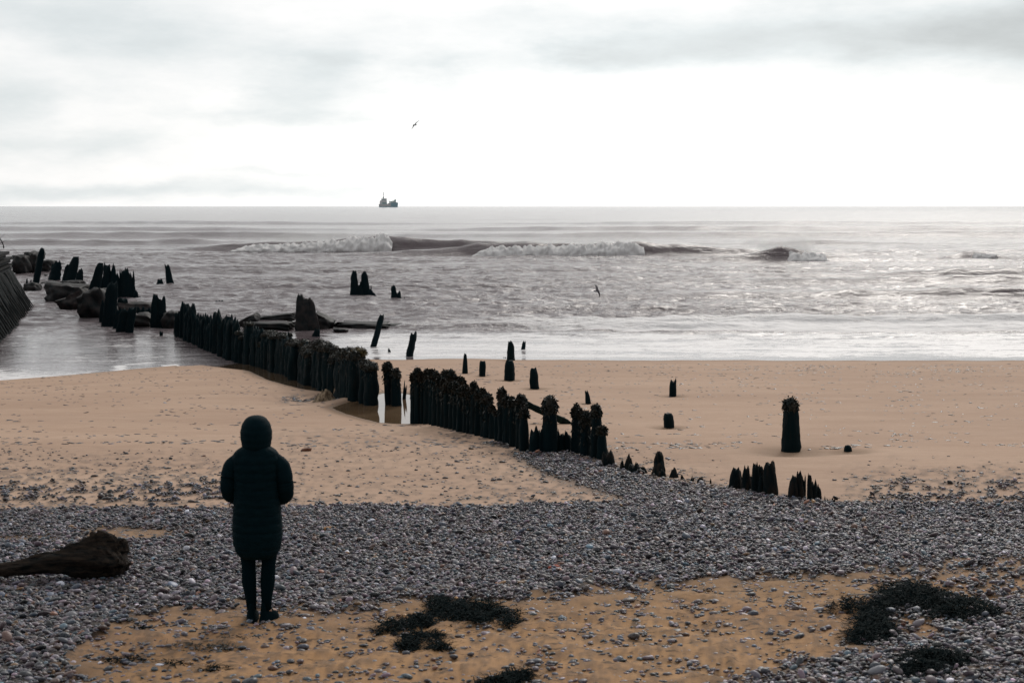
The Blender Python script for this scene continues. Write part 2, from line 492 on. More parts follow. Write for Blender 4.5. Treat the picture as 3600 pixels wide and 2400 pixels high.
M['rock_pale'] = mat_noise('grey_slab', (.012, .015, .017), (.070, .055, .053), 2.4, .7, .25, .7, .05)
M['log'] = mat_noise('driftwood_log', (.006, .0075, .0080), (.050, .036, .027), 3.5, .8, .15, 1.0, .05, (1.5, 4, 8))
M['pale_wood'] = mat_noise('pale_driftwood', (.06, .04, .028), (.30, .22, .15), 9, .8, .2, .6, .02, (3, 3, 1))
M['cloth'] = mat_noise('pale_tangle', (.10, .07, .045), (.34, .26, .18), 8, .85, .15, .6, .02)
M['sea'] = mat_sea(); M['pool'] = mat_pool()
M['foam'] = mat_noise('sea_foam', (.55, .52, .52), (.82, .81, .81), 1.3, .85, .1, 1.0, .25, (1, 1, 2))
def foam_mat():
    m, n, bs = new_mat('white_water'); pos = geopos(n)
    g = n.noise(pos, 1.6, 6, .7)
    c = n.mixc(n.ramp(g, [(.3, 0.), (.6, 1.)]), (.78, .76, .75), (.93, .92, .92))
    setb(n, bs, col=c, rough=.9, spec=.1, nrm=bump(n, g, .6, .15))
    tr = n.n('ShaderNodeBsdfTranslucent', ins={0: c})
    mx = n.n('ShaderNodeMixShader', ins={0: .12, 1: bs.outputs[0], 2: tr.outputs[0]})
    out = [q for q in n.t.nodes if q.type == 'OUTPUT_MATERIAL'][0]
    n.t.links.new(mx.outputs[0], out.inputs[0])
    return m
M['foam'] = foam_mat()
def simple(name, col, rough=.6, spec=.3, metal=0):
    m, n, bs = new_mat(name)
    g = n.noise(geopos(n), 6, 3)
    setb(n, bs, col=n.mixc(n.m('MULTIPLY', g, .3), col, tuple(c * .6 for c in col)), rough=rough, spec=spec, metal=metal)
    return m
M['coat'] = mat_noise('navy_quilted_nylon', (.0007, .0095, .0140), (.0016, .0125, .0175), 20, .75, .06, .15, .004)
M['legging'] = simple('black_leggings', (.0007, .0092, .0135), .85, .05)
M['boot'] = simple('black_boots', (.0008, .0088, .0125), .8, .05)
M['skin'] = simple('skin', (.42, .26, .19), .5, .3)
M['cord'] = simple('tan_cord', (.22, .13, .08), .8, .1)

# ------------------------------------------------------------------ spots of lone posts need scour pits in the sand before the ground is made
def spot(dx, dy): return hit(dx, dy)
for (zf, cx, by, r_, dp) in [(Z3, 1022, 497, .34, .05), (Z3, 1168, 522, .30, .045), (Z3, 1392, 556, .45, .05), (Z3, 1600, 624, .42, .05), (Z3, 2042, 748, .28, .045),
                             (Z4, 392, 334, .36, .05), (Z4, 356, 592, .38, .055), (Z4, 1368, 788, .75, .075), (Z4, 1837, 788, .42, .06)]:
    p = spot(*zf(cx, by)); PITS.append((p[0], p[1], r_, dp))

# ------------------------------------------------------------------ pebble density, through the view
def poly_in(dx, dy, pts, soft):
    return sstep(soft, -soft, poly_sd(dx, dy, pts))
def shingle_density(dx, dy):
    dx = np.asarray(dx, float); dy = np.asarray(dy, float)
    n1 = fbm(dx / 60, dy / 16, 3) * 1.3; n2 = fbm(dx / 22 + 9, dy / 7, 2)
    up = np.interp(dx, [0, 300, 500, 850, 1000, 1150, 1300, 1480, 1640, 1780, 1920, 2352], [1172, 1168, 1170, 1160, 1166, 1164, 1158, 1150, 1130, 1142, 1156, 1158])
    lo = np.interp(dx, [0, 60, 130, 220, 350, 560, 700, 850, 950, 1200, 1500, 1900, 2100, 2352], [1640, 1600, 1530, 1450, 1405, 1385, 1400, 1395, 1370, 1375, 1335, 1320, 1300, 1285])
    lo = lo + n1 * 22
    d = sstep(-5, 4, dy - up + n2 * 3) * (1 - .82 * sstep(-16, 20, dy - lo) - .18 * sstep(20, 75, dy - lo))
    # sandy openings in the bank
    for cx, cy, sx, sy, s_ in [(300, 1228, 130, 16, .8), (60, 1240, 110, 9, .5), (1690, 1240, 90, 7, .3), (1150, 1225, 60, 7, .45), (1015, 1215, 40, 6, .35)]:
        d = d * (1 - s_ * sstep(.15, .75, np.exp(-((dx - cx) / sx) ** 2 - ((dy - cy) / sy) ** 2) + n2 * .25))
    # fan of shingle running up to the timbers
    fan = [(1170, 1040), (1300, 1036), (1400, 1066), (1500, 1098), (1640, 1116), (1780, 1140), (1930, 1158), (1480, 1165), (1380, 1130), (1250, 1090)]
    d = np.maximum(d, poly_in(dx, dy + n2 * 6, fan, 16) * .95)
    fd = poly_sd(dx, dy * 2.2, [(a, b * 2.2) for a, b in fan])
    d = np.maximum(d, .62 * np.exp(-np.maximum(fd, 0) / 42) * sstep(-.25, .35, n2 + n1 * .4) * sstep(1900, 1500, dx))
    # thin scatter
    s1 = .30 * np.exp(-((dx - 1120) / 110) ** 2 - ((dy - 1015 - (dx - 1120) * .3) / 16) ** 2)
    s2 = np.where(dx < 700, .08 + .50 * sstep(1040, 1165, dy), 0) * sstep(1025, 1050, dy + n1 * 14) * sstep(760, 560, dx) * (1 - .5 * sstep(1145, 1160, dy))
    s2 = s2 + .45 * np.exp(-((dx - 480) / 130) ** 2 - ((dy - 1130) / 14) ** 2)
    s3 = .13 * sstep(970, 1010, dy) * (1 - sstep(1165, 1175, dy)) * (.6 + .7 * sstep(1100, 1160, dy)) * sstep(560, 700, dx) * sstep(1430, 1300, dx) * (1 + 1.4 * sstep(1000, 1300, dx))
    s4 = .58 * sstep(1050, 1150, dy + n1 * 20) * sstep(1880, 2080, dx)
    s5 = .55 * np.exp(-((dx - 690) / 42) ** 2 - ((dy - 917) / 9) ** 2)
    clump = sstep(-.22, .34, n2 + n1 * .4) * 1.5
    d = np.maximum(d, (s1 + s2 + s3 + s4 + s5) * clump)
    # scattered stones on the upper sand, thick again in the right corner
    low = sstep(0, 30, dy - lo)
    cor = sstep(0, 60, dy - np.interp(dx, [0, 1500, 1650, 1900, 2150, 2352], [1700, 1600, 1550, 1480, 1430, 1330]) + n1 * 25)
    d = np.maximum(d, low * (.24 + .60 * cor) * np.where(cor > .1, 1, clump))
    d = np.maximum(d, sstep(1440, 1568, dy) * sstep(330, 60, dx) * .85)
    return np.clip(d, 0, 1)

# ------------------------------------------------------------------ ground
def build_ground():
    v_rows = np.linspace(1720, 440, 620)               # even steps down the view
    ys = []
    for v in v_rows:
        row = (725 + v) / S
        r = ray(1176, row)
        t = np.linspace(8 / r[1], 80 / r[1], 700)
        g = prof(r[1] * t); z = CAM_Z + r[2] * t
        k = np.argmax(z < g); ys.append(r[1] * t[k])
    ys = np.unique(np.round(ys, 3))
    ys = ys[np.concatenate([[True], np.diff(ys) > .008])]
    ys = np.concatenate([[-60, -40, -25, -15, -8, -3, 0, 2, 4, 5.5, 6.8, 7.6, 8.2], ys[ys > 8.5], [80, 86, 95, 110, 140, 200, 300]])
    nc = 940
    t = np.linspace(-1, 1, nc); t = t * .8 + .2 * t ** 5 * 1.0
    t = np.sign(t) * np.abs(t)
    w = .42 * np.maximum(ys, 8) + 3.4
    tt = np.concatenate([[-12, -6, -3.5, -2.2, -1.6, -1.25], t, [1.25, 1.6, 2.2, 3.5, 6, 12]])
    X = tt[None, :] * w[:, None]; Y = np.repeat(ys[:, None], len(tt), 1)
    Zg = terr(X, Y)
    DX, DY = proj(X, np.maximum(Y, 3), Zg)
    vis = (Y > 8)
    sh = np.where(vis, shingle_density(DX, DY), .6)
    upper = sstep(19.5, 15.5, Y)
    # little dunes, dents and footprints of the dry upper sand, thin ripples below
    rel = (.042 * fbm(X / .45, Y / .30, 3) - .05 * np.maximum(0, fbm(X / .33 + 40, Y / .25, 2) - .22) + .016 * fbm(X / .12, Y / .085, 3, .6)) * sstep(15.5, 12.5, Y) * sstep(4, 8, Y)
    rel = rel + .006 * fbm(X / .9, Y / .30, 3) * sstep(58, 50, Y) * sstep(12, 18, Y)
    Zg = Zg + rel + .022 * sh * sstep(40, 22, Y)
    wet = sstep(.10, -.02, Zg + .02 * pn(X, Y)) * .55
    dpool = poly_sd(X, Y, POOL); dch = poly_sd(X, Y, CHAN)
    wet = np.maximum(wet, sstep(.35, -.05, dpool)); wet = np.maximum(wet, sstep(.35, -.1, dch))
    for px, py, r_, dep in PITS: wet = np.maximum(wet, .55 * np.exp(-(((X - px) / (r_ * 1.1)) ** 2 + ((Y - py) / (r_ * 1.1)) ** 2) ** 2))
    ny, nx = X.shape
    idx = np.arange(ny * nx).reshape(ny, nx)
    f = np.stack([idx[:-1, :-1], idx[:-1, 1:], idx[1:, 1:], idx[1:, :-1]], -1).reshape(-1, 4)
    o = mk('beach_sand', np.stack([X, Y, Zg], -1).reshape(-1, 3), f, M['sand'], fast=True,
           attrs={'wet': ('FLOAT', wet), 'shingle': ('FLOAT', sh ** .7 * .95), 'upper': ('FLOAT', upper)})
    setting(o)
build_ground()

# water lying on the beach
def water_patch(name, poly, zf, step=.12, grow=.5):
    xs = [p[0] for p in poly]; ysl = [p[1] for p in poly]
    X, Y = np.meshgrid(np.arange(min(xs) - grow, max(xs) + grow, step), np.arange(min(ysl) - grow, max(ysl) + grow, step))
    sd = poly_sd(X, Y, poly)
    ny, nx = X.shape; idx = np.arange(ny * nx).reshape(ny, nx)
    f = np.stack([idx[:-1, :-1], idx[:-1, 1:], idx[1:, 1:], idx[1:, :-1]], -1).reshape(-1, 4)
    keep = (sd.ravel()[f].min(1) < .12)
    f = f[keep]; u, inv = np.unique(f, return_inverse=True)
    v = np.stack([X, Y, zf(X, Y)], -1).reshape(-1, 3)[u]
    return setting(mk(name, v, inv.reshape(f.shape), M['pool'], fast=True))
water_patch('tide_pool', POOL, lambda x, y: np.full(x.shape, POOL_Z))
water_patch('tide_channel', CHAN, lambda x, y: base_h(x, y) - .055)

# ------------------------------------------------------------------ sea
def dX(dx, Y): return (dx * S - 1800) / FOC * Y
def env(X, Y0, pts):
    return np.interp(X, [dX(p[0], Y0) for p in pts], [p[1] for p in pts])
WAVES = [  # distance, front width, back width, envelope (bearing, height)
    (203, 1.5, 8, [(330, 0), (480, .7), (540, 1.25), (700, 1.45), (895, 2.3), (960, 1.9), (1150, 1.5), (1350, 1.05), (1600, .4), (1750, 0)]),
    (184, 1.5, 7, [(650, 0), (900, .55), (1040, 1.25), (1100, 1.65), (1300, 1.6), (1460, 1.85), (1560, 1.45), (1700, 1.0), (1900, .5), (2100, 0)]),
    (163, 1.4, 6, [(1480, 0), (1620, .35), (1700, .75), (1755, 1.25), (1795, 1.7), (1835, 1.4), (1890, .95), (1970, .5), (2200, 0)]),
    (172, 1.0, 4, [(2150, 0), (2215, 1.05), (2250, .95), (2330, .3), (2500, 0)]),
    (128, 1.6, 5, [(1600, 0), (1850, .5), (2050, .55), (2200, .95), (2400, 1.0), (2700, .3)]),
    (119, 1.2, 4, [(1450, 0), (1700, .3), (2000, .55), (2150, .75), (2400, .8)]),
    (99, 1.1, 3.5, [(1150, 0), (1560, .36), (1700, .55), (1850, .42), (1950, .75), (2070, .55), (2200, .8), (2500, .85)]),
    (79, .8, 2.5, [(1050, 0), (1500, .18), (1650, .28), (1850, .5), (2050, .34), (2150, .48), (2400, .52)]),
    (76.2, .6, 1.8, [(600, 0), (900, .10), (1100, .24), (1350, .26), (1600, .26), (1850, .12), (2100, .16), (2500, .12)]),
    (240, 2.5, 10, [(-300, .6), (100, .8), (300, .7), (420, .9), (600, .1), (1500, 0), (1700, .3), (1900, .7), (2100, .3), (2500, .5)]),
    (300, 3, 14, [(-300, .4), (200, 1.0), (600, .9), (900, .3), (1400, .8), (1900, .9), (2300, 1.1), (2700, .8)]),
    (390, 4, 20, [(-300, .9), (500, .7), (900, .2), (1200, .8), (1600, 1.2), (2400, 1.0)]),
    (520, 5, 26, [(-300, .4), (500, 1.0), (1100, .3), (1700, 1.1), (2500, .9)]),
    (145, 2, 6, [(-300, .2), (200, .3), (700, .25), (1000, .1), (1300, .3), (1600, .1)]),
    (110, 1.4, 4, [(-300, .1), (400, .15), (900, .10), (1100, .22), (1300, .1), (1500, .2), (1600, .05)]),
    (88, 1, 3, [(700, 0), (900, .14), (1000, .05), (1200, .16), (1400, .05), (1500, .14), (1700, .04)]),
]
def crest_y(i, x, Y0): return Y0 + 1.6 * pn(x / 14 + i * 7.7, i * 3.3) * (Y0 / 120) + (.35 * pn(x / 2.5, i) if Y0 < 130 else 0)
def sea_h(X, Y, DYg=None):
    h = np.zeros(X.shape); calmer = np.zeros(X.shape)
    for i, (Y0, wf, wb, pts) in enumerate(WAVES):
        s_ = Y - crest_y(i, X, Y0)
        A = env(X, Y0, pts) * (1 + .25 * pn(X / (Y0 * .02) + i, i * 1.7))
        h = h + A * np.where(s_ < 0, np.exp(-(s_ / wf) ** 2), np.exp(-(s_ / wb) ** 2))
        if i < 9: calmer = np.maximum(calmer, np.clip(A * (1.1 if i < 4 else 1.6), 0, 1) * np.where(s_ < 0, np.exp(-(s_ / (wf * 2.5)) ** 2), np.exp(-(s_ / wb) ** 2)))
    on = sstep(64, 84, Y)
    dyv = np.interp(Y, [60, 100, 200, 400], [.3, .9, 2.0, 12]) if DYg is None else DYg
    for (lx, ly, a) in ((4.2, 2.0, .27), (2.0, 1.0, .25), (1.0, .5, .18), (11, 5.5, .20), (34, 14, .30), (90, 40, .5)):
        att = sstep(1.0, .35, dyv / ly)
        h = h + a * (.62 * pn(X / lx + ly, Y / ly + lx) + .38 * (.5 - 1.6 * np.abs(pn(X / lx * .8 - ly, Y / ly * .8 + 3 * lx)))) * att * on * (1 - .8 * calmer)
    return h * sstep(60.5, 66, Y) + .012 * pn(X / 2.2, Y / .7) * sstep(59, 64, Y)
def build_sea():
    vr = np.concatenate([np.linspace(560, 60, 820), np.linspace(59, 3.0, 90)])
    ys = CAM_Z * FOC / vr
    ext = [np.arange(Y0 - 2.2 * wf, Y0 + wb, .35 if Y0 > 130 else .16) for (Y0, wf, wb, p) in WAVES[:9] + WAVES[13:]]
    ys = np.concatenate([[30, 38, 46, 52], ys, np.concatenate(ext), [14000, 20000, 30000, 45000]])
    ys = np.sort(np.unique(np.round(ys, 2)))
    ys = ys[np.concatenate([[True], np.diff(ys) > .07])]
    nc = 900
    t = np.linspace(-1, 1, nc)
    tt = np.concatenate([[-14, -6, -3, -2, -1.4, -1.12], t, [1.12, 1.4, 2, 3, 6, 14]])
    w = .385 * np.maximum(ys, 40) + 1
    X = tt[None, :] * w[:, None]; Y = np.repeat(ys[:, None], len(tt), 1)
    dyg = np.gradient(ys)[:, None] * np.ones_like(X)
    Zs = sea_h(X, Y, dyg)
    DX, DY = proj(X, Y, Zs * 0)
    foam = np.zeros(X.shape)
    nf = fbm(X / 5, Y / 1.6, 3)
    # surf zone just before the swash
    foam += .95 * sstep(73.6, 74.6, Y + nf * 1.2) * sstep(83, 77, Y + nf * 3) * sstep(560, 900, DX) * (.45 + .55 * sstep(1050, 1600, DX) * (1 - .25 * sstep(1850, 2000, DX)))
    foam += .55 * np.exp(-((Y - 81 + nf * 2) / 2.5) ** 2) * sstep(800, 1200, DX) * .6
    foam += .82 * sstep(59, 62, Y) * sstep(75, 72, Y + nf) * sstep(600, 860, DX) * (.8 + .35 * nf)  # white swash film: the bright sky's reflection painted in through the foam colour
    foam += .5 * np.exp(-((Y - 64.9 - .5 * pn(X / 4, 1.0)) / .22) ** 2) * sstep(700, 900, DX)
    foam += .34 * sstep(520, 400, DX) * sstep(95, 70, Y) * (1 + nf)
    foam += .40 * sstep(1850, 1960, DX) * np.exp(-((Y - 160 + nf * 6) / 13) ** 2)
    foam += .42 * sstep(850, 950, DX) * sstep(1900, 1700, DX) * np.exp(-((Y - 196 + nf * 4) / 6) ** 2)
    foam += .45 * np.exp(-((Y - 92 + nf * 4) / 6) ** 2) * sstep(1300, 2000, DX)
    foam += .35 * np.exp(-((Y - 88 + nf * 4) / 8) ** 2) * sstep(500, 700, DX) * sstep(1500, 1100, DX)
    dep = Zs - terr(X, Y)
    foam += .9 * sstep(.05, .012, dep + .012 * nf) * sstep(500, 380, DX) * (Y > 40)
    foam += .45 * np.exp(-((dep - .16 + .03 * nf) / .02) ** 2) * sstep(420, 300, DX) * (Y > 40)
    calm = sstep(74.5, 72, Y + nf * .8) * (.97 - .3 * sstep(700, 500, DX)) * sstep(430, 640, DX)
    left = sstep(520, 400, DX) * sstep(100, 60, Y) * .86
    calm = np.clip(np.maximum(calm, left), 0, 1)
    ny, nx = X.shape; idx = np.arange(ny * nx).reshape(ny, nx)
    f = np.stack([idx[:-1, :-1], idx[:-1, 1:], idx[1:, 1:], idx[1:, :-1]], -1).reshape(-1, 4)
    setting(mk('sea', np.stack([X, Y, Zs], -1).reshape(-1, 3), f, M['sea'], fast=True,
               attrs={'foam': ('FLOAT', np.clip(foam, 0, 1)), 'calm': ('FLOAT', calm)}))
build_sea()

def foam_roll(wi, d0, d1, rad, seed, name='breaking_foam'):
    """white water tumbling down the face of wave wi between two bearings"""
    Y0, wf, wb, pts = WAVES[wi]
    r = np.random.default_rng(seed)
    x0, x1 = dX(d0, Y0), dX(d1, Y0)
    nx = int((x1 - x0) / .16); na = 26
    xs = np.linspace(x0, x1, nx)
    e = np.interp(xs, [x0, x0 + .12 * (x1 - x0), x1 - .04 * (x1 - x0), x1], [.15, .75, 1.0, .55])
    A = env(xs, Y0, pts)
    V = []
    for k in range(na):
        a = math.pi * (-.10 + 1.15 * k / (na - 1))          # from the foot in front, over the crest
        yy = crest_y(wi, xs, Y0) - 1.1 - np.cos(a) * (rad * 1.7)
        lump = fbm(xs / .9 + seed, a * 1.6 + seed, 4, .6)
        rr = e * (1 + .42 * lump)
        z = np.maximum(np.sin(a), -.25) * (A * .98) * rr + .05
        yy = yy - .5 * lump
        V.append(np.stack([xs, yy, z], -1))
    V = np.stack(V, 0)
    idx = np.arange(na * nx).reshape(na, nx)
    f = np.stack([idx[:-1, :-1], idx[:-1, 1:], idx[1:, 1:], idx[1:, :-1]], -1).reshape(-1, 4)
    o = mk(name, V.reshape(-1, 3), f, M['foam'], fast=True)
    return setting(o, 'stuff')
foam_roll(0, 535, 905, 1.5, 11)
foam_roll(1, 1085, 1474, 1.4, 12)
foam_roll(2, 1800, 1892, 1.3, 13)
foam_roll(3, 2222, 2275, .8, 14)

def spray(d0, d1, Y0, h, dens, seed):
    x0, x1 = dX(d0, Y0), dX(d1, Y0)
    mb = MB(); c = ((x0 + x1) / 2, Y0 + 4, h / 2 + .7); sz = (x1 - x0, 8, h)
    mb.box((0, 0, 0), sz)
    v, f = mb.out()
    m = bpy.data.materials.new('sea_spray'); m.use_nodes = True; m.node_tree.nodes.clear(); n = NT(m.node_tree)
    tc = n.n('ShaderNodeTexCoord')
    sp_ = n.n('ShaderNodeSeparateXYZ', ins={0: tc.outputs['Generated']})
    gx, gy, gz = sp_.outputs
    nz = n.noise(mapped(n, tc.outputs['Object'], (.12, .2, .5)), 1.6, 5, .65)
    fz = n.m('POWER', n.m('SUBTRACT', 1.0, gz, clamp=True), 1.7)
    fx = n.m('MULTIPLY', n.m('MULTIPLY', gx, n.m('SUBTRACT', 1.0, gx)), 4.0); fx = n.m('POWER', fx, 1.6)
    fy = n.m('MULTIPLY', n.m('MULTIPLY', gy, n.m('SUBTRACT', 1.0, gy)), 4.0)
    d = n.m('MULTIPLY', n.m('MULTIPLY', fz, n.m('POWER', fx, .6)), n.m('MULTIPLY', fy, n.ramp(nz, [(.36, 0.), (.66, 1.)])))
    vol = n.n('ShaderNodeVolumePrincipled', ins={'Color': (1, 1, 1, 1), 'Density': n.m('MULTIPLY', d, dens), 'Anisotropy': .3})
    n.n('ShaderNodeOutputMaterial', ins={1: vol.outputs[0]})
    o = mk('sea_spray', v, f, m, loc=c, smooth=False)
    setting(o, 'stuff')
spray(520, 925, 200, 2.9, .55, 1)
spray(1060, 1490, 182, 2.4, .50, 2)
spray(1750, 1895, 163, 3.2, .8, 3)
#PART2
# ------------------------------------------------------------------ pebbles
def build_pebbles():
    r = np.random.default_rng(21)
    pts = []
    # candidates on a jittered grid, coarser with distance
    for (y0, y1, st) in ((9.0, 13.0, .026), (13.0, 16, .028), (16, 19.6, .031), (19.6, 27, .040), (27, 60, .075)):
        yy = np.arange(y0, y1, st * 1.05)
        for q in yy:
            w = .385 * q + (3.4 if q < 27 else 1.0)
            xs = np.arange(-w, w, st)
            p = np.stack([xs + r.uniform(-.5, .5, len(xs)) * st, q + r.uniform(-.5, .5, len(xs)) * st, np.full(len(xs), st)], 1)
            pts.append(p)
    P = np.concatenate(pts)
    X, Y, st = P.T
    Zg = terr(X, Y)
    DX, DY = proj(X, Y, Zg)
    d = shingle_density(DX, DY)
    far = np.where(Y > 26, .034 + .07 * np.exp(-((DY - 848) / 14) ** 2) * sstep(1300, 1900, DX) + .03 * sstep(980, 1010, DY), 0) * sstep(-.15, .25, fbm(X / 2.2, Y / .8, 2)) * (Y < 57)
    far = far * (1 - sstep(-1.2, -2, poly_sd(X, Y, POOL)) * 0)
    keep = r.uniform(0, 1, len(X)) < np.maximum(d ** 1.15, far)
    keep &= (poly_sd(X, Y, POOL) > .1) & (poly_sd(X, Y, CHAN) > .1)
    X, Y, st, Zg, d = X[keep], Y[keep], st[keep], Zg[keep], d[keep]
    n = len(X); print('pebbles', n)
    size = np.exp(r.normal(0, .36, n)) * .0143
    size = np.where(Y > 26, r.uniform(.018, .035, n), size)
    size = np.minimum(size, .042)
    up = sstep(.7, .4, d)                                  # loners vary more
    size *= 1 + .25 * up * r.uniform(-1, 1, n)
    a = size * r.uniform(1.0, 1.55, n); b = size * r.uniform(.75, 1.1, n); c = size * r.uniform(.42, .75, n)
    c = np.where(Y > 26, c * .40, c); a = np.where(Y > 26, a * 1.7, a)
    pal = np.array([[.072, .086, .108], [.130, .112, .132], [.036, .056, .074], [.21, .155, .155], [.155, .100, .100], [.29, .24, .235], [.012, .026, .034],
                    [.115, .062, .045], [.42, .37, .35], [.085, .135, .150], [.24, .10, .055], [.30, .15, .05], [.50, .48, .46], [.20, .13, .145]])
    pw = np.array([.17, .16, .13, .12, .11, .06, .09, .06, .02, .05, .030, .016, .010, .07]); pw /= pw.sum()
    ci = r.choice(len(pal), n, p=pw)
    colr = pal[ci] * np.exp(r.normal(-.10, .56, (n, 1)))
    colr = colr * np.array([.62, .665, .80]); colr = np.where((Y > 19)[:, None] & (d < .6)[:, None], colr * .30, colr)
    Zc = Zg + c * np.where(d > .5, r.uniform(-.2, 2.3, n), r.uniform(-.1, .55, n)) + np.where(d > .5, .018, .0)
    yaw = r.normal(0, .75, n); tilt = r.normal(0, .30, (n, 2)); tilt = np.where((d < .5)[:, None], tilt * .3, tilt)
    # template A: sphere of 42 vertices, B: cube-sphere of 26 vertices
    import bmesh
    def templ(kind):
        bm = bmesh.new()
        if kind == 'A': bmesh.ops.create_icosphere(bm, subdivisions=2, radius=1)
        else:
            bmesh.ops.create_cube(bm, size=2); bmesh.ops.subdivide_edges(bm, edges=bm.edges[:], cuts=1, use_grid_fill=True)
        bm.verts.ensure_lookup_table()
        v = np.array([q.co[:] for q in bm.verts]); v /= np.linalg.norm(v, axis=1)[:, None]
        f = np.array([[w.index for w in q.verts] for q in bm.faces]); bm.free(); return v, f
    near = (Y < 14.2) & (np.abs(X) < .37 * Y + .5)
    for nm, kind, sel, lab in (('shingle', 'A', near, 'near'), ('shingle', 'B', ~near & (Y < 19.7), 'mid'), ('scattered_pebbles', 'B', Y >= 19.7, 'far')):
        tv, tf = templ(kind); k = np.where(sel)[0]; m = len(k)
        nvar = 6; out = []
        shp = 1 + .16 * r.normal(0, 1, (nvar, len(tv)))
        # smooth the lumps
        for q in range(nvar):
            dd = tv @ tv.T; wgt = np.exp((dd - 1) * 4); shp[q] = 1 + (wgt @ (shp[q] - 1)) / wgt.sum(1) * 2.2
        base = tv[None] * shp[r.integers(0, nvar, m)][:, :, None]
        base = base * np.stack([a[k], b[k], c[k]], 1)[:, None, :]
        cy, sy = np.cos(yaw[k])[:, None], np.sin(yaw[k])[:, None]
        tx, ty = tilt[k, 0][:, None], tilt[k, 1][:, None]
        bx, by, bz = base[..., 0], base[..., 1], base[..., 2]
        bz2 = bz + bx * np.sin(tx) + by * np.sin(ty); 
        x2 = bx * cy - by * sy; y2 = bx * sy + by * cy
        V = np.stack([x2 + X[k][:, None], y2 + Y[k][:, None], bz2 + Zc[k][:, None]], -1).astype(np.float32)
        F = (tf[None] + (np.arange(m) * len(tv))[:, None, None]).reshape(-1, tf.shape[1])
        C = np.concatenate([np.repeat(colr[k], len(tv), 0), np.ones((m * len(tv), 1))], 1)
        o = mk(nm, V.reshape(-1, 3), F, M['pebble'], fast=True, attrs={'col': ('FLOAT_COLOR', C)})
        setting(o, 'stuff')
build_pebbles()

# single stones one can point to
def stone(dx, dy, wd, hd, col, name, label, cat='stone', rough=.6, yaw=.2):
    p = hit(dx, dy + hd * .3); k = S * p[1] / FOC
    w, h = wd * k / 2, hd * k / 2
    import bmesh
    bm = bmesh.new(); bmesh.ops.create_icosphere(bm, subdivisions=3, radius=1)
    v = np.array([q.co[:] for q in bm.verts]); f = [[q.index for q in g.verts] for g in bm.faces]; bm.free()
    v = v * (1 + .22 * pn(v[:, 0] * 1.4 + dx, v[:, 1] * 1.4 + v[:, 2] * 1.1)[:, None] + .08 * pn(v[:, 0] * 4, v[:, 2] * 4 + dy)[:, None])
    v = np.sign(v) * np.abs(v) ** .85
    v = v * np.array([w, w * .6, h * 1.05]); v = v @ rotm((0, 1, 0), -.12).T @ rotm((0, 0, 1), yaw).T
    m = mat_noise(name + '_stone', col, tuple(q * .55 for q in col), 26, rough, .25, .3, .004)
    return tag(mk(name, v, f, m, loc=tuple(p + np.array([0, 0, h * .75]))), label, cat)
stone(754, 1216, 36, 13, (.36, .17, .05), 'orange_stone', 'long orange stone lying on the shingle to the right of the hooded person')
stone(1272, 1305, 32, 14, (.42, .06, .018), 'red_brick_fragment', 'bright red worn brick fragment lying in the middle of the shingle bank', 'brick')
stone(704, 1033, 26, 8, (.15, .055, .025), 'rusty_stone', 'flat rust brown stone on bare sand right of the hood of the standing person')
stone(1082, 1162, 20, 12, (.012, .014, .016), 'black_stone', 'black stone on the upper edge of the shingle bank above the seaweed')
stone(1475, 1308, 26, 15, (.20, .20, .20), 'round_grey_stone', 'pale grey rounded stone right of the red brick fragment in the shingle')

# ------------------------------------------------------------------ timbers
_seed = [100]
def nseed(): _seed[0] += 1; return _seed[0]
def weed_cap(parent, c, rx, ry, rz, n=230, gold=0.0, mat=None, hang=None):
    sd = nseed()
    v, f = leaves(c, rx, ry, rz, int(n * 1.7), sd, L=(.02, .06), W=(.008, .020))
    # a lumpy core keeps the tuft dense
    import bmesh
    bm = bmesh.new(); bmesh.ops.create_icosphere(bm, subdivisions=3, radius=1)
    cv = np.array([q.co[:] for q in bm.verts]); cf = [[q.index for q in g.verts] for g in bm.faces]; bm.free()
    cv = cv * (1 + .35 * pn(cv[:, 0] * 2.2 + sd, cv[:, 1] * 2.2 + cv[:, 2] * 2)[:, None] + .3 * pn(cv[:, 0] * 6 + sd, cv[:, 2] * 6 + cv[:, 1] * 5)[:, None])
    cv = cv * np.array([rx, ry, rz]) * .88 + np.asarray(c)
    F = [tuple(q) for q in f] + [tuple(i + len(v) for i in q) for q in cf]
    vv = np.concatenate([v, cv])
    if hang:
        hv, hf = hang; F += [tuple(i + len(vv) for i in q) for q in hf]; vv = np.concatenate([vv, hv])
    return mk('weed_cap', vv, F, mat or M['weed'], parent)

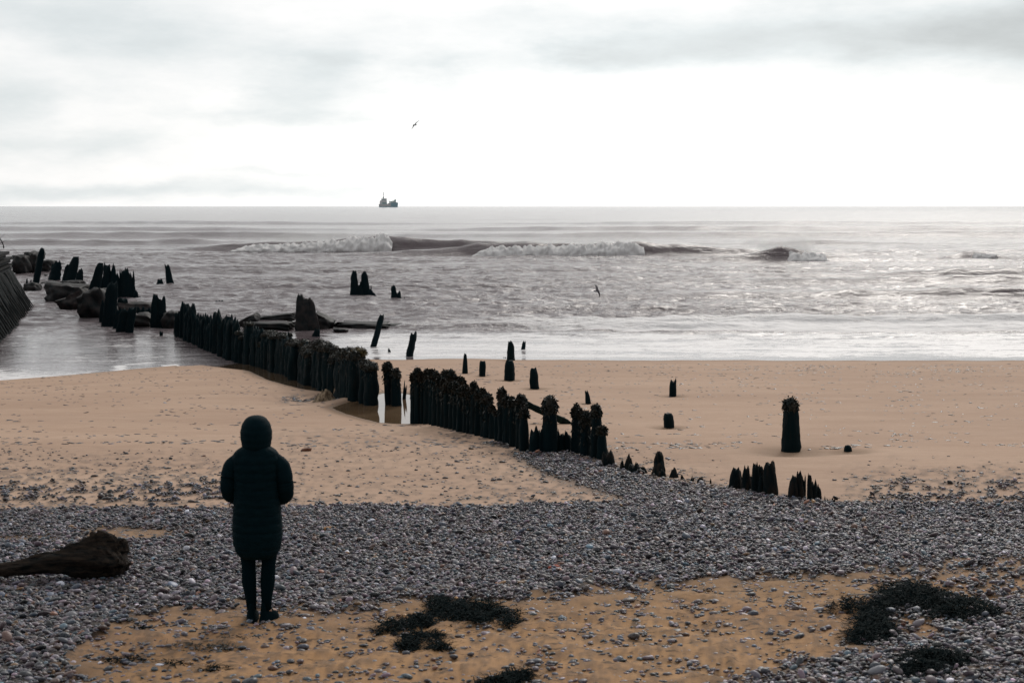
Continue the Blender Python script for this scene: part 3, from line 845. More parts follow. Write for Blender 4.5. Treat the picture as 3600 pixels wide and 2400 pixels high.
def timber(name, label, cat, dxb, dyb, wpx, dxt, dyt, wt=None, mat='timber', jag=.12, thick=1.0, weed=0, group=None, spikes=None,
           world=None, height=None, nring=12, groove=.12, bulge=.06, yaw=0, sub=.35, seed=None, gold=0, sink=.5):
    """one post: foot at pixel (dxb,dyb) on the ground or the sea bed, top at pixel (dxt,dyt)"""
    p = hit(dxb, dyb) if world is None else np.asarray(world, float)
    top = on_plane_y(dxt, dyt, p[1])
    k = S * p[1] / FOC
    wb = wpx * k / 2 * 1.06; w2 = (wpx * .7 if wt is None else wt) * k / 2 * 1.12
    t = top - p
    d = t / max(t[2], .05)
    b = -d * sub
    sd = nseed() if seed is None else seed
    mb = MB(); shard(mb, b, t, wb, w2, wb * thick, w2 * thick, jag=jag, seed=sd, spikes=spikes, nring=nring, groove=groove, bulge=bulge, yaw=yaw, sink=sink)
    v, f = mb.out()
    if weed:
        root = empty(name, tuple(p)); tag(root, label, cat, group)
        mk('shaft', v, f, M[mat], root)
        ht = t[2]
        cz = t - d * min(.10, ht * .15)
        hang = leaves(t - d * .30, w2 * 1.08, w2 * thick * 1.08, .27, 170, sd + 5, L=(.04, .09), W=(.008, .016), droop=2.0, lowcut=-1) if weed > .9 else None
        weed_cap(root, cz, w2 * 1.22, w2 * thick * 1.18, min(.16, .30 * ht) * weed, n=int(150 + 120 * weed), hang=hang, mat=M['weed_gold'] if gold else None)
        return root
    return tag(mk(name, v, f, M[mat], loc=tuple(p)), label, cat, group)

ONES = ['', 'first', 'second', 'third', 'fourth', 'fifth', 'sixth', 'seventh', 'eighth', 'ninth', 'tenth', 'eleventh', 'twelfth', 'thirteenth', 'fourteenth',
        'fifteenth', 'sixteenth', 'seventeenth', 'eighteenth', 'nineteenth']
TENS = ['', '', 'twent', 'thirt', 'fort', 'fift', 'sixt', 'sevent', 'eight', 'ninet']
def ordw(n):
    if n > 99: return 'hundred and ' + ordw(n - 100) if n > 100 else 'hundredth'
    if n < 20: return ONES[n]
    t, o = divmod(n, 10)
    return TENS[t] + 'ieth' if o == 0 else TENS[t] + 'y-' + ONES[o]

# --- the long seaward row of the groyne, standing pile against pile
def row_far():
    r = np.random.default_rng(33)
    base = [Z2(*p) for p in [(75, 712), (150, 765), (250, 815), (350, 858), (450, 895), (540, 938), (640, 968), (720, 998), (820, 1028), (920, 1062), (1010, 1094),
                             (1100, 1124), (1180, 1158), (1300, 1190), (1400, 1220), (1520, 1262), (1620, 1320), (1700, 1372), (1790, 1400), (1855, 1422)]]
    W = np.array([hit(a, b, True) for a, b in base])
    # smooth line, then even steps along it
    Y = np.linspace(W[0, 1], W[-1, 1], 60)
    o = np.argsort(W[:, 1]); X = np.interp(Y, W[o, 1], W[o, 0])
    for _ in range(6): X[1:-1] = (X[:-2] + X[2:] + 2 * X[1:-1]) / 4
    seg = np.concatenate([[0], np.cumsum(np.hypot(np.diff(X), np.diff(Y)))])
    step = .41; N = int(seg[-1] / step)
    tops = [Z2(*p) for p in [(60, 560), (75, 480), (105, 430), (140, 385), (165, 430), (210, 425), (240, 480), (270, 480), (300, 510), (330, 460), (350, 495), (372, 432), (410, 432), (430, 500),
                             (460, 500), (490, 465), (510, 520), (550, 518), (580, 560), (612, 535), (625, 650), (670, 655), (720, 618), (765, 618), (790, 655), (850, 670), (880, 690), (920, 700),
                             (970, 690), (995, 750), (1030, 702), (1080, 710), (1105, 775), (1180, 800), (1240, 788), (1270, 845), (1310, 800), (1350, 768), (1400, 800), (1450, 820), (1490, 868),
                             (1540, 858), (1600, 858), (1680, 852), (1735, 858), (1755, 960), (1790, 968), (1850, 968), (1880, 1058), (1900, 1100)]]
    tx = np.array([t[0] for t in tops]); ty = np.array([t[1] for t in tops])
    n = 0
    for i in range(N + 1):
        s_ = seg[-1] - i * step                           # count seaward from the gap
        x = np.interp(s_, seg, X); y = np.interp(s_, seg, Y)
        x += r.uniform(-.14, .14)
        if i == 0: x = np.interp(s_, seg, X) - .05
        z = max(float(terr(np.array([x]), np.array([y]))[0]), -.05)
        dx, dy = proj(x, y, z)
        n += 1
        far = dx < 548
        top = np.interp(dx, tx, ty) + (r.uniform(-6, 14) if not far else r.uniform(-3, 22))
        if r.uniform() < .22: top += r.uniform(8, 20)
        k = S * y / FOC
        wb = r.uniform(.32, .50) / k * 1.0
        lean = r.uniform(-1.5, 1.5)
        wd = 0 if far and dx < 540 else (r.uniform(.9, 1.35) if dx > 700 else (r.uniform(.5, .9) if r.uniform() < .6 else 0))
        if dx > 862: top = max(top, 862)
        gold = 1 if 812 < dx < 840 and r.uniform() < .35 else 0
        desc = ('splintered black groyne pile' if not wd else ('shaggy weed-topped groyne pile' if wd > .89 else 'dark groyne pile with a little weed'))
        timber('groyne_pile', f'{desc}, {ordw(n)} seaward from the water-filled gap', 'groyne pile', dx, dy, wb, dx + lean, top, wt=wb * (.72 if not wd else r.uniform(.6, .85)),
               jag=(r.uniform(.14, .34) if not wd else .10), thick=1.15, weed=wd, group='piles of the long seaward groyne row', world=(x, y, z), bulge=.15, groove=.16, gold=gold, mat='timber')
    return X, Y
row_far()

# stray second-row piles seen behind the long row
G2 = 'outlying piles just behind the long groyne row'
for (x, t, w, lab) in [(1040, 702, 42, 'mushroom-headed pile standing behind the middle of the long groyne row'), (1092, 708, 42, 'right-hand of two round-headed piles behind the long groyne row'),
                       (1135, 775, 24, 'thin spiky pile just right of the round-headed pair'), (1185, 800, 24, 'short blunt pile in the dip of the long groyne row'),
                       (1245, 788, 22, 'needle-topped pile in the dip of the long groyne row'), (1680, 850, 22, 'small tufted pile poking above the weedy crest'), (1728, 858, 34, 'round tufted pile right of the small tufted one')]:
    a, b = Z2(x, 940); c, d = Z2(x, t)
    timber('groyne_pile', lab, 'groyne pile', a, b, w * .25, c, d, wt=w * .22, jag=.12, weed=(.7 if x in (1040, 1092, 1680, 1728) else 0), group=G2)

# --- two weedy piles and a thin one standing in the pool gap
timber('gap_pile', 'tall pile with a broad weedy head, left one standing in the pool gap', 'groyne pile', *Z2(2004, 1440), 14, *Z2(1990, 995), wt=18, jag=.06, weed=1.1, group='piles standing in the water-filled gap')
timber('gap_pile', 'thick weed-coated pile, middle one standing in the pool gap', 'groyne pile', *Z2(2078, 1440), 23, *Z2(2066, 1062), wt=17, jag=.06, weed=1.3, group='piles standing in the water-filled gap')
timber('gap_pile', 'thin bare pointed pile, right one standing in the pool gap', 'groyne pile', *Z2(2142, 1350), 9, *Z2(2160, 1130), wt=7, jag=.5, group='piles standing in the water-filled gap')

# --- near row, from the gap to the low broken end (my zoomed view coordinates: centre, top, width, base)
B = [(592, 505, 44, 912, 1), (628, 478, 46, 913, 1), (668, 500, 44, 914, 1), (708, 474, 50, 916, 1), (748, 480, 46, 922, 1), (775, 512, 50, 930, 1), (812, 545, 46, 936, 1), (845, 560, 48, 945, 1),
     (878, 575, 50, 952, 1), (912, 588, 50, 960, 1), (948, 598, 48, 968, 1), (985, 625, 52, 982, 1), (1022, 640, 48, 990, 1), (1060, 645, 52, 996, 1), (1095, 600, 54, 1002, 1), (1135, 632, 54, 1014, 1),
     (1172, 660, 56, 1022, 1), (1215, 690, 60, 1032, 1), (1240, 760, 56, 1040, .6), (1290, 790, 56, 1055, .4), (1330, 655, 74, 1070, 1.1), (1375, 700, 60, 1085, .9), (1420, 700, 70, 1106, 1), (1470, 705, 76, 1122, 1), (1512, 800, 92, 1142, .8)]
for i, (cx, tp, w, bs, wd) in enumerate(B):
    jr = np.random.default_rng(500 + i); w = w * jr.uniform(.78, 1.28); cx += jr.uniform(-4, 4); tp += jr.uniform(-14, 16)
    dxb, dyb = Z3(cx, bs); dxt, dyt = Z3(cx + jr.uniform(-7, 7), tp)
    timber('groyne_pile', f'weed-crowned black groyne pile, {ordw(i + 1)} right of the pool gap in the near row', 'groyne pile', dxb, dyb, w * .2778 * 1.15, dxt, dyt, wt=w * .2778 * jr.uniform(.6, .85),
           jag=(.09 if jr.uniform() < .6 else .2), thick=.9, weed=wd, group='piles of the near groyne row', groove=.16, bulge=.18)
for i, (cx, tp, w) in enumerate([(862, 488, 56), (905, 486, 56), (925, 520, 54), (968, 545, 50), (1000, 550, 46), (1035, 612, 44)]):
    dxb, dyb = Z3(cx, 830)
    dxt, dyt = Z3(cx, tp)
    timber('groyne_pile', f'round-headed weedy pile behind the near groyne row, {ordw(i + 1)} from the left of six', 'groyne pile', dxb, dyb, w * .27, dxt, dyt, wt=w * .26, jag=.05, weed=1, group='weedy piles behind the near groyne row')
timber('groyne_pile', 'weedy pile behind the right end of the near row, beside the slanting beam', 'groyne pile', *Z3(1500, 1000), 20, *Z3(1498, 700), wt=16, jag=.08, weed=1)
# broken middle of the near row
G3 = 'broken piles between the near row and the low stumps'
for (cx, w, tp, bs, wt, jag, wd, lab) in [
    (1600, 120, 925, 1156, 60, .22, 0, 'short jagged broken pile left of the big weedy pile'), (1648, 90, 945, 1156, 56, .3, 0, 'low jagged stub touching the left side of the big weedy pile'),
    (1722, 135, 738, 1158, 98, .06, 1.5, 'big broad pile with a bushy weed head, right of the gap under the beam'), (1812, 84, 955, 1152, 44, .3, 0, 'low jagged stub right of the big weedy pile'),
    (1868, 90, 965, 1150, 56, .2, 0, 'lowest stub between the big weedy pile and the last group'),
    (1945, 92, 792, 1160, 62, .06, 1.2, 'left tall weedy pile of the last close group'), (2022, 92, 845, 1185, 78, .06, 1.2, 'middle rounded weedy pile of the last close group'),
    (2108, 100, 788, 1200, 66, .12, 1.2, 'tallest pointed weedy pile of the last close group'), (2156, 92, 945, 1212, 56, .08, .7, 'outer shorter pile at the right edge of the last close group')]:
    timber('groyne_pile', lab, 'groyne pile', *Z3(cx, bs), w * .2778, *Z3(cx, tp), wt=wt * .2778, jag=jag, weed=wd, group=G3, groove=.09)
# slanting beam behind
def beam():
    p0 = hit(*Z3(1895, 940)); Yb = p0[1] + .7
    a = on_plane_y(*Z3(1440, 712), Yb + .4); b = on_plane_y(*Z3(1900, 922), Yb)
    d = (b - a) / np.linalg.norm(b - a)
    mb = MB(); w = 56 * .2778 * S * Yb / FOC
    n = 14; pts = [a + (b - a) * k / (n - 1) for k in range(n)]
    vs = []; r = np.random.default_rng(4)
    for i, p in enumerate(pts):
        u = np.array([-d[2], 0, d[0]]); q = np.array([0, 1., 0]); sc = w / 2 * (1 + .06 * r.normal())
        if i == n - 1: sc *= .6
        for (s1, s2) in ((-1, -.8), (-1, .8), (-.75, 1), (.8, 1), (1, .75), (1, -.8), (.75, -1), (-.8, -1)): vs.append(p - a + u * sc * s1 + q * sc * .8 * s2)
    f = [(i * 8 + k, i * 8 + (k + 1) % 8, (i + 1) * 8 + (k + 1) % 8, (i + 1) * 8 + k) for i in range(n - 1) for k in range(8)] + [tuple(range(8)), tuple(range((n - 1) * 8, n * 8))[::-1]]
    m = mat_timber('mossy_beam', (.004, .009, .009), (.018, .040, .026), .8)
    tag(mk('fallen_beam', vs, f, m, loc=tuple(a)), 'dark greenish timber beam slanting down behind the near groyne row', 'beam')
beam()

# --- low stumps out of the shingle (zoom 4 coordinates)
def stump_obj(name, label, cat, pieces, Zf, mat='stump', group=None, y=None, thick=1.0, nseg=20):
    """one eroded stump made of several splinters: (xb, xt, wb, wt, top, base, jag)"""
    xs = [p[0] for p in pieces]; bs = max(p[5] for p in pieces)
    root = hit(*Zf(sum(xs) / len(xs), bs)) if y is None else on_plane_y(*Zf(sum(xs) / len(xs), bs), y)
    sc = Zf(1, 0)[0] - Zf(0, 0)[0]
    mb = MB()
    for i, (xb, xt, wb, wt, top, base, jag) in enumerate(pieces):
        k = S * root[1] / FOC * sc
        b = on_plane_y(*Zf(xb, base), root[1]) - root; t = on_plane_y(*Zf(xt, top), root[1]) - root
        off = np.array([0, ((i * 37) % 5 - 2) * .02, 0])
        d = (t - b) / max(t[2] - b[2], .05)
        shard(mb, b - d * .3 + off, t + off, wb * k / 2 * (1.16 if y is None else 1.32), wt * k / 2 * (1.25 if y is None else 1.4), min(wb * k / 2 * thick, .34 if y is None else 9), wt * k / 2 * thick, jag=jag, pw=(2.2 if y is None else 1.4), seed=nseed(), nseg=nseg, groove=.13, bulge=.10, nring=12, sink=.7)
    v, f = mb.out()
    return tag(mk(name, v, f, M[mat], loc=tuple(root)), label, cat, group)
GS = 'worn low stumps along the shingle edge'
stump_obj('worn_stump', 'rounded dark stump lump right against the last close group of piles', 'stump', [(2210, 2200, 120, 60, 1122, 1265, .25), (2180, 2175, 60, 30, 1150, 1250, .3)], Z3, group=GS)
stump_obj('worn_stump', 'humped stump with a peaked top, just right of the rounded dark lump', 'stump', [(25, 25, 85, 24, 806, 948, .3), (-30, -32, 50, 14, 850, 940, .3)], Z4, group=GS)
stump_obj('worn_stump', 'long low sloping stump trailing down to the right', 'stump', [(70, 60, 90, 50, 868, 955, .25), (130, 110, 110, 46, 884, 965, .4), (170, 150, 50, 16, 915, 970, .4)], Z4, group=GS)
stump_obj('worn_stump', 'tall bottle-shaped stump with a narrow neck, standing alone in the shingle edge', 'stump', [(265, 275, 122, 58, 860, 985, .1), (275, 276, 80, 52, 783, 960, .08)], Z4, group=GS)
stump_obj('worn_stump', 'small boulder-like stump at the foot of the bottle-shaped one', 'stump', [(295, 292, 88, 40, 930, 998, .2)], Z4, group=GS)
stump_obj('worn_stump', 'triangular shark-fin stump right of the bottle-shaped one', 'stump', [(395, 398, 110, 20, 912, 1006, .25)], Z4, group=GS)
stump_obj('worn_stump', 'small wedge stump trailing right of the shark-fin one', 'stump', [(470, 458, 62, 16, 978, 1022, .3)], Z4, group=GS)
stump_obj('worn_stump', 'tiny pointed stump alone in the middle of the low line', 'stump', [(546, 552, 60, 10, 982, 1036, .3)], Z4, group=GS)
stump_obj('worn_stump', 'flat-topped little stump right of the tiny pointed one', 'stump', [(618, 615, 60, 44, 993, 1055, .15), (655, 645, 34, 10, 1025, 1055, .3)], Z4, group=GS)
stump_obj('worn_stump', 'tiny spike stump, rightmost of the low line before the big group', 'stump', [(698, 698, 28, 8, 1003, 1056, .3)], Z4, group=GS)
GT = 'worn brown stumps in two clusters on the shingle edge'
stump_obj('brown_stump', 'rounded brown stump, leftmost of the larger cluster', 'stump', [(900, 910, 108, 54, 912, 1095, .10), (935, 935, 50, 26, 940, 1095, .15)], Z4, group=GT)
stump_obj('brown_stump', 'pointed brown stump, second from left in the larger cluster', 'stump', [(993, 992, 96, 28, 893, 1108, .15), (1035, 1037, 22, 6, 970, 1090, .3)], Z4, group=GT)
stump_obj('brown_stump', 'wide brown stump with a hooked left horn, third in the larger cluster', 'stump', [(1072, 1068, 76, 34, 866, 1122, .14), (1108, 1112, 66, 42, 898, 1128, .12)], Z4, group=GT)
stump_obj('brown_stump', 'tallest brown stump with a notched top, rightmost of the larger cluster', 'stump', [(1190, 1180, 116, 60, 862, 1150, .10), (1210, 1215, 76, 34, 858, 1148, .10), (1125, 1140, 70, 16, 925, 1150, .3)], Z4, group=GT)
stump_obj('split_stump', 'round-shouldered left part of the split stump pair, sheared at its right side', 'stump', [(1378, 1385, 82, 36, 975, 1172, .1), (1430, 1432, 84, 28, 942, 1182, .15), (1470, 1478, 44, 22, 980, 1186, .25)], Z4, group=GT)
stump_obj('split_stump', 'stepped right part of the split stump pair, falling away to the right', 'stump', [(1520, 1515, 50, 20, 958, 1196, .15), (1555, 1550, 60, 40, 1012, 1202, .25), (1598, 1598, 52, 26, 1062, 1206, .25)], Z4, group=GT)
stump_obj('split_stump', 'knobbly low remnant just right of the split stump pair', 'stump', [(1655, 1650, 52, 22, 1146, 1212, .3)], Z4, group=GT)
stump_obj('split_stump', 'last low remnant leaning right, end of the timber line', 'stump', [(1700, 1720, 62, 30, 1162, 1216, .3)], Z4, group=GT)

# --- lone posts on the sand
GL = 'lone posts standing in the open sand'
def P(Zf, name, label, xb, bs, w, xt, tp, wt, jag=.1, **kw):
    sc = Zf(1, 0)[0] - Zf(0, 0)[0]
    return timber(name, label, kw.pop('cat', 'post'), *Zf(xb, bs), w * sc, *Zf(xt, tp), wt=wt * sc, jag=jag, **kw)
P(Z3, 'lone_post', 'slim bullet-shaped post nearest the swash, left of the notched one', 1022, 497, 48, 1022, 330, 22, .1, group=GL)
P(Z3, 'lone_post', 'short notched post with a bite out of its right side', 1166, 522, 50, 1170, 392, 50, .05, group=GL)
P(Z3, 'lone_post', 'thick round-topped post standing in front of the pale pointed one', 1392, 556, 86, 1393, 386, 70, .04, group=GL)
P(Z3, 'lone_post', 'tall pale splintered post rising behind the thick round-topped one', 1402, 392, 64, 1400, 222, 40, .16, group=GL, mat='timber_far', cat='post')
P(Z3, 'lone_post', 'straight blunt post with a worn right shoulder, right of the stacked pair', 1600, 624, 78, 1590, 448, 58, .08, group=GL)
P(Z3, 'lone_post', 'small chess-pawn shaped post alone on the sand', 2042, 748, 58, 2027, 634, 22, .15, group=GL)
P(Z4, 'lone_post', 'small post with a pointed tip, in the middle of the open sand', 390, 334, 62, 394, 182, 46, .22, group=GL)
P(Z4, 'lone_post', 'squat square-topped post stub in the open sand', 360, 592, 86, 350, 474, 84, .03, group=GL)
P(Z4, 'large_post', 'large weathered post with a ragged weed head in a sandy scour pit', 1368, 788, 150, 1362, 385, 96, .08, weed=1.25, bulge=.09, nring=18)
P(Z4, 'post_stub', 'tiny square stub in its own hollow right of the large post', 1837, 788, 64, 1837, 738, 60, .03, cat='stump')
GW = 'leaning posts at the edge of the swash'
P(Z3, 'leaning_post', 'long round-ended post leaning right at the edge of the swash', 266, 277, 50, 340, 8, 46, .05, group=GW, mat='timber_far')
P(Z3, 'leaning_post', 'crooked splintered post leaning right at the waterline', 562, 357, 62, 602, 150, 48, .12, group=GW, mat='timber_far', bulge=.14)
P(Z3, 'small_fin', 'tiny black fin-shaped stub between the two leaning swash posts', 398, 324, 38, 390, 284, 6, .2, cat='stump')
P(Z3, 'leaning_post', 'short leaning post in the swash, mirrored below, right of the pale splintered post', 1503, 300, 36, 1515, 226, 24, .3, group=GW, mat='timber_far')
P(Z3, 'swash_stub', 'left of two tiny black stubs at the waterline', 1344, 369, 10, 1344, 361, 8, .1, cat='stump')
P(Z3, 'swash_stub', 'right of two tiny black stubs at the waterline', 1357, 369, 12, 1357, 361, 9, .1, cat='stump')

# --- wrecked timbers in the sea (zoom 2)
def SO(name, label, cat, pieces, mat='timber_far', Zf=Z2, group=None, thick=.8):
    bs = max(p[5] for p in pieces); xs = [p[0] for p in pieces]
    return stump_obj(name, label, cat, pieces, Zf, mat=mat, y=hit(*Zf(sum(xs) / len(xs), bs))[1], thick=thick, group=group)
SO('forked_wreck', 'forked black timber wreck with two tall prongs standing in the sea', 'wreck timber',
   [(1690, 1685, 68, 34, 128, 400, .10), (1740, 1725, 90, 60, 258, 402, .12), (1790, 1780, 76, 34, 135, 402, .12), (1830, 1825, 60, 40, 300, 402, .2), (1842, 1841, 12, 7, 268, 380, .2), (1868, 1860, 58, 24, 330, 402, .2), (1744, 1743, 18, 8, 230, 300, .2)])
SO('stepped_wreck', 'stepped black timber wreck falling to the right, beside the forked one', 'wreck timber',
   [(2056, 2046, 52, 28, 260, 435, .12), (2088, 2080, 50, 26, 325, 435, .2), (2106, 2104, 26, 8, 310, 430, .3), (2130, 2120, 50, 30, 380, 435, .2), (2162, 2158, 50, 28, 392, 436, .3), (2148, 2146, 10, 6, 370, 410, .2)])
SO('stone_stump', 'broad weathered stump with a sloping buttress among the rocks offshore', 'stump',
   [(1212, 1192, 112, 40, 340, 668, .10), (1250, 1225, 110, 60, 378, 672, .14), (1285, 1272, 116, 44, 372, 678, .12), (1335, 1310, 70, 22, 480, 676, .2), (1200, 1188, 90, 40, 560, 660, .2)], mat='rock')
def slab(Zf, c, w, h, depth, mat, name, label, cat='rock', ang=0, seed=1, round_=.6, group=None, Y=None, taper=.0):
    """lumpy slab or boulder with real depth; c = centre of its foot"""
    p = hit(*Zf(*c)) if Y is None else on_plane_y(*Zf(*c), Y)
    sc = (Zf(1, 0)[0] - Zf(0, 0)[0]) * S * p[1] / FOC
    import bmesh
    bm = bmesh.new(); bmesh.ops.create_cube(bm, size=2); bmesh.ops.subdivide_edges(bm, edges=bm.edges[:], cuts=9, use_grid_fill=True)
    v = np.array([q.co[:] for q in bm.verts]); f = [[q.index for q in g.verts] for g in bm.faces]; bm.free()
    nn = v / np.linalg.norm(v, axis=1)[:, None]
    v = v * (1 - round_) + nn * round_ * 1.15
    v = v * (1 + .34 * pn(v[:, 0] * 1.5 + seed * 3.1, v[:, 1] * 1.5 + v[:, 2] * 1.2 + seed)[:, None] + .13 * pn(v[:, 0] * 4 + seed, v[:, 2] * 5 + v[:, 1] * 4)[:, None])
    v[:, 2] *= (1 - taper * (v[:, 0] + 1) / 2)
    v = v * np.array([w * sc / 2, depth / 2, h * sc / 2])
    v = v @ rotm((0, 1, 0), -ang).T
    v[:, 2] += h * sc / 2 * .95 - (v[:, 2] < 0) * 0.0
    return tag(mk(name, v, f, M[mat], loc=tuple(p)), label, cat, group)
slab(Z2, (1395, 662), 190, 120, 1.6, 'rock', 'buttress_rock', 'dark sloping rock wedge leaning on the right of the broad weathered stump', seed=3, ang=-.55, round_=.35)
slab(Z2, (715, 640), 200, 80, 1.4, 'rock', 'tilted_slab', 'tilted dark slab rising behind the long groyne row', ang=.5, seed=4, round_=.4)
slab(Z2, (925, 612), 430, 70, 1.3, 'rock', 'long_slab', 'long rounded slab lying raised on another behind the groyne row', ang=.10, seed=5, round_=.35)
slab(Z2, (900, 668), 450, 62, 1.5, 'rock', 'lower_slab', 'low wide slab lying under the long rounded one', seed=6, round_=.3)
slab(Z2, (1780, 655), 460, 56, 2.4, 'rock', 'flat_rock', 'long flat wet rock awash behind the leaning post', seed=7, round_=.35, taper=.5)
slab(Z2, (2080, 648), 260, 28, 1.5, 'rock', 'flat_rock', 'thin flat rock tail awash right of the leaning post', seed=8, round_=.5, taper=.7)
slab(Z2, (1502, 642), 92, 30, 1.0, 'rock', 'small_rock', 'small rock awash between the stump buttress and the long flat rock', seed=9)
slab(Z2, (1562, 688), 120, 26, .9, 'rock', 'small_rock', 'lowest small dark rock in the foam below the long flat rock', seed=10, taper=.3)
SO('short_stub', 'short hunched stub in the surf below the broad weathered stump', 'stump', [(1335, 1352, 68, 26, 662, 735, .2), (1325, 1325, 50, 24, 700, 735, .2)])
SO('sea_stub', 'blunt little stub in the sea above the long groyne row', 'stump', [(350, 348, 24, 18, 386, 420, .2), (368, 368, 32, 20, 405, 420, .2)], group='tiny stubs showing in the sea')
SO('sea_stub', 'wide ragged clump of stub ends in the sea above the groyne row', 'stump', [(428, 425, 34, 16, 405, 440, .3), (465, 462, 50, 30, 402, 458, .25), (492, 490, 40, 22, 420, 465, .3), (518, 520, 26, 10, 432, 466, .3)], group='tiny stubs showing in the sea')
SO('sea_stub', 'three-pointed little stub right of the wide ragged clump', 'stump', [(618, 615, 22, 10, 468, 496, .3), (640, 640, 26, 10, 460, 498, .3)], group='tiny stubs showing in the sea')
SO('sea_stub', 'smallest black speck of a stub near the tilted slab', 'stump', [(675, 675, 18, 8, 500, 512, .3)], group='tiny stubs showing in the sea')
SO('sea_stub', 'lone little stub between the broad stump and the forked wreck', 'stump', [(1475, 1475, 32, 18, 434, 455, .25)], group='tiny stubs showing in the sea')
SO('sea_stub', 'cluster of thin spikes in the sea just below the stepped wreck', 'stump', [(2145, 2143, 16, 6, 478, 515, .3), (2175, 2178, 20, 6, 485, 514, .3), (2191, 2190, 10, 7, 465, 514, .1)], group='tiny stubs showing in the sea')
def ZD(x, y): return x, y
SO('sea_stub', 'hooked little stub in open water, left of the last pair', 'stump', [(1116, 1118, 11, 4, 710, 717, .3)], Zf=ZD, group='tiny stubs showing in the sea')
SO('sea_stub', 'square little stub in open water, rightmost offshore', 'stump', [(1187, 1187, 13, 10, 713, 720, .3)], Zf=ZD, group='tiny stubs showing in the sea')

# --- far left cluster (zoom 1)
GF = 'wrecked piles at the far left of the groyne'
F1 = lambda *a, **k: SO(*a, Zf=Z1, group=GF, **k)
F1('far_pile', 'tall leaning timber nearest the pier head, tilted to the right', 'pile', [(415, 498, 62, 54, 300, 740, .05)])
F1('far_pile', 'wide ragged pile behind, left of the sawn leaning one', 'pile', [(635, 690, 116, 50, 442, 708, .2), (640, 655, 90, 50, 455, 706, .25), (585, 620, 60, 20, 540, 706, .3)])
F1('far_pile', 'broad sawn-off timber leaning right, tallest in the left middle', 'pile', [(805, 895, 100, 66, 404, 742, .02), (760, 800, 60, 40, 490, 690, .15)])
F1('far_pile', 'forked narrow pile right of the broad sawn-off timber', 'pile', [(940, 955, 52, 34, 535, 770, .2), (905, 920, 46, 26, 560, 765, .25)])
F1('far_pile', 'long sawn-off timber leaning right over the grey slabs', 'pile', [(1040, 1188, 110, 66, 476, 1050, .02)])
for i, (xb, xt, w, wt, tp, lab) in enumerate([(1200, 1195, 46, 22, 625, 'short splintered pile at the left of the ragged cluster'), (1252, 1258, 60, 50, 466, 'tall straight pile, highest of the ragged cluster'),
                                               (1320, 1332, 76, 22, 482, 'needle-pointed pile, second in the ragged cluster'), (1380, 1376, 60, 22, 588, 'low pointed pile in the middle of the ragged cluster'),
                                               (1425, 1420, 36, 18, 545, 'slender pile in the right middle of the ragged cluster'), (1475, 1475, 76, 66, 532, 'wide comb-topped pile of the ragged cluster'),
                                               (1530, 1525, 50, 26, 590, 'spiky pile near the right edge of the ragged cluster'), (1560, 1570, 36, 10, 560, 'thin leaning splinter at the right edge of the ragged cluster')]):
    F1('far_pile', lab, 'pile', [(xb, xt, w * 1.25, wt * 1.1, tp, 925, .2), (xb - 14, xb - 16, w * 1.0, wt * .8, tp + 80, 920, .3), (xb + 14, xb + 12, w * 1.0, wt * .9, tp + 130, 922, .3)])
F1('far_pile', 'stepped dark pile mass right of the ragged cluster', 'pile', [(1600, 1590, 60, 30, 790, 935, .3), (1635, 1635, 56, 30, 862, 940, .3)])
for (xb, xt, w, wt, tp, bs, lab) in [(1270, 1330, 120, 90, 690, 1225, 'thick dark pile in front of the ragged cluster, left'), (1370, 1400, 76, 50, 1005, 1245, 'first of three short leaning piles in the water'),
                                     (1420, 1470, 90, 76, 1010, 1285, 'second of three short leaning piles in the water'), (1522, 1560, 70, 76, 985, 1290, 'third and rightmost of three short leaning piles in the water')]:
    F1('far_pile', lab, 'pile', [(xb, xt, w, wt, tp, bs, .12)])
F1('far_pile', 'two-headed thick pile between the flat slab and the long row', 'pile', [(1825, 1820, 100, 44, 838, 1232, .15), (1895, 1890, 100, 66, 862, 1234, .2)])
F1('far_pile', 'lone slim post leaning left in open water', 'pile', [(2008, 1955, 76, 34, 490, 788, .12)])
F1('far_pile', 'low humped stub beside the lone leaning post', 'pile', [(1875, 1875, 84, 30, 660, 752, .2), (1915, 1905, 60, 30, 725, 760, .3)])
F1('far_pile', 'pair of tiny stub ends right of the lone leaning post', 'pile', [(2150, 2150, 20, 14, 822, 850, .2), (2170, 2170, 12, 8, 822, 850, .2)])
F1('far_pile', 'tiny dark stub below the two-headed pile', 'pile', [(1893, 1893, 34, 26, 1270, 1326, .2)])
F1('far_pile', 'tiny pointed stub at the foot of the long row', 'pile', [(2047, 2047, 26, 8, 1255, 1292, .2)])
F1('far_pile', 'small spike beside the pier foot', 'pile', [(316, 318, 28, 12, 655, 765, .2)])
F1('far_pile', 'shorter forked spike right of the pier foot', 'pile', [(358, 368, 34, 12, 668, 765, .3)])
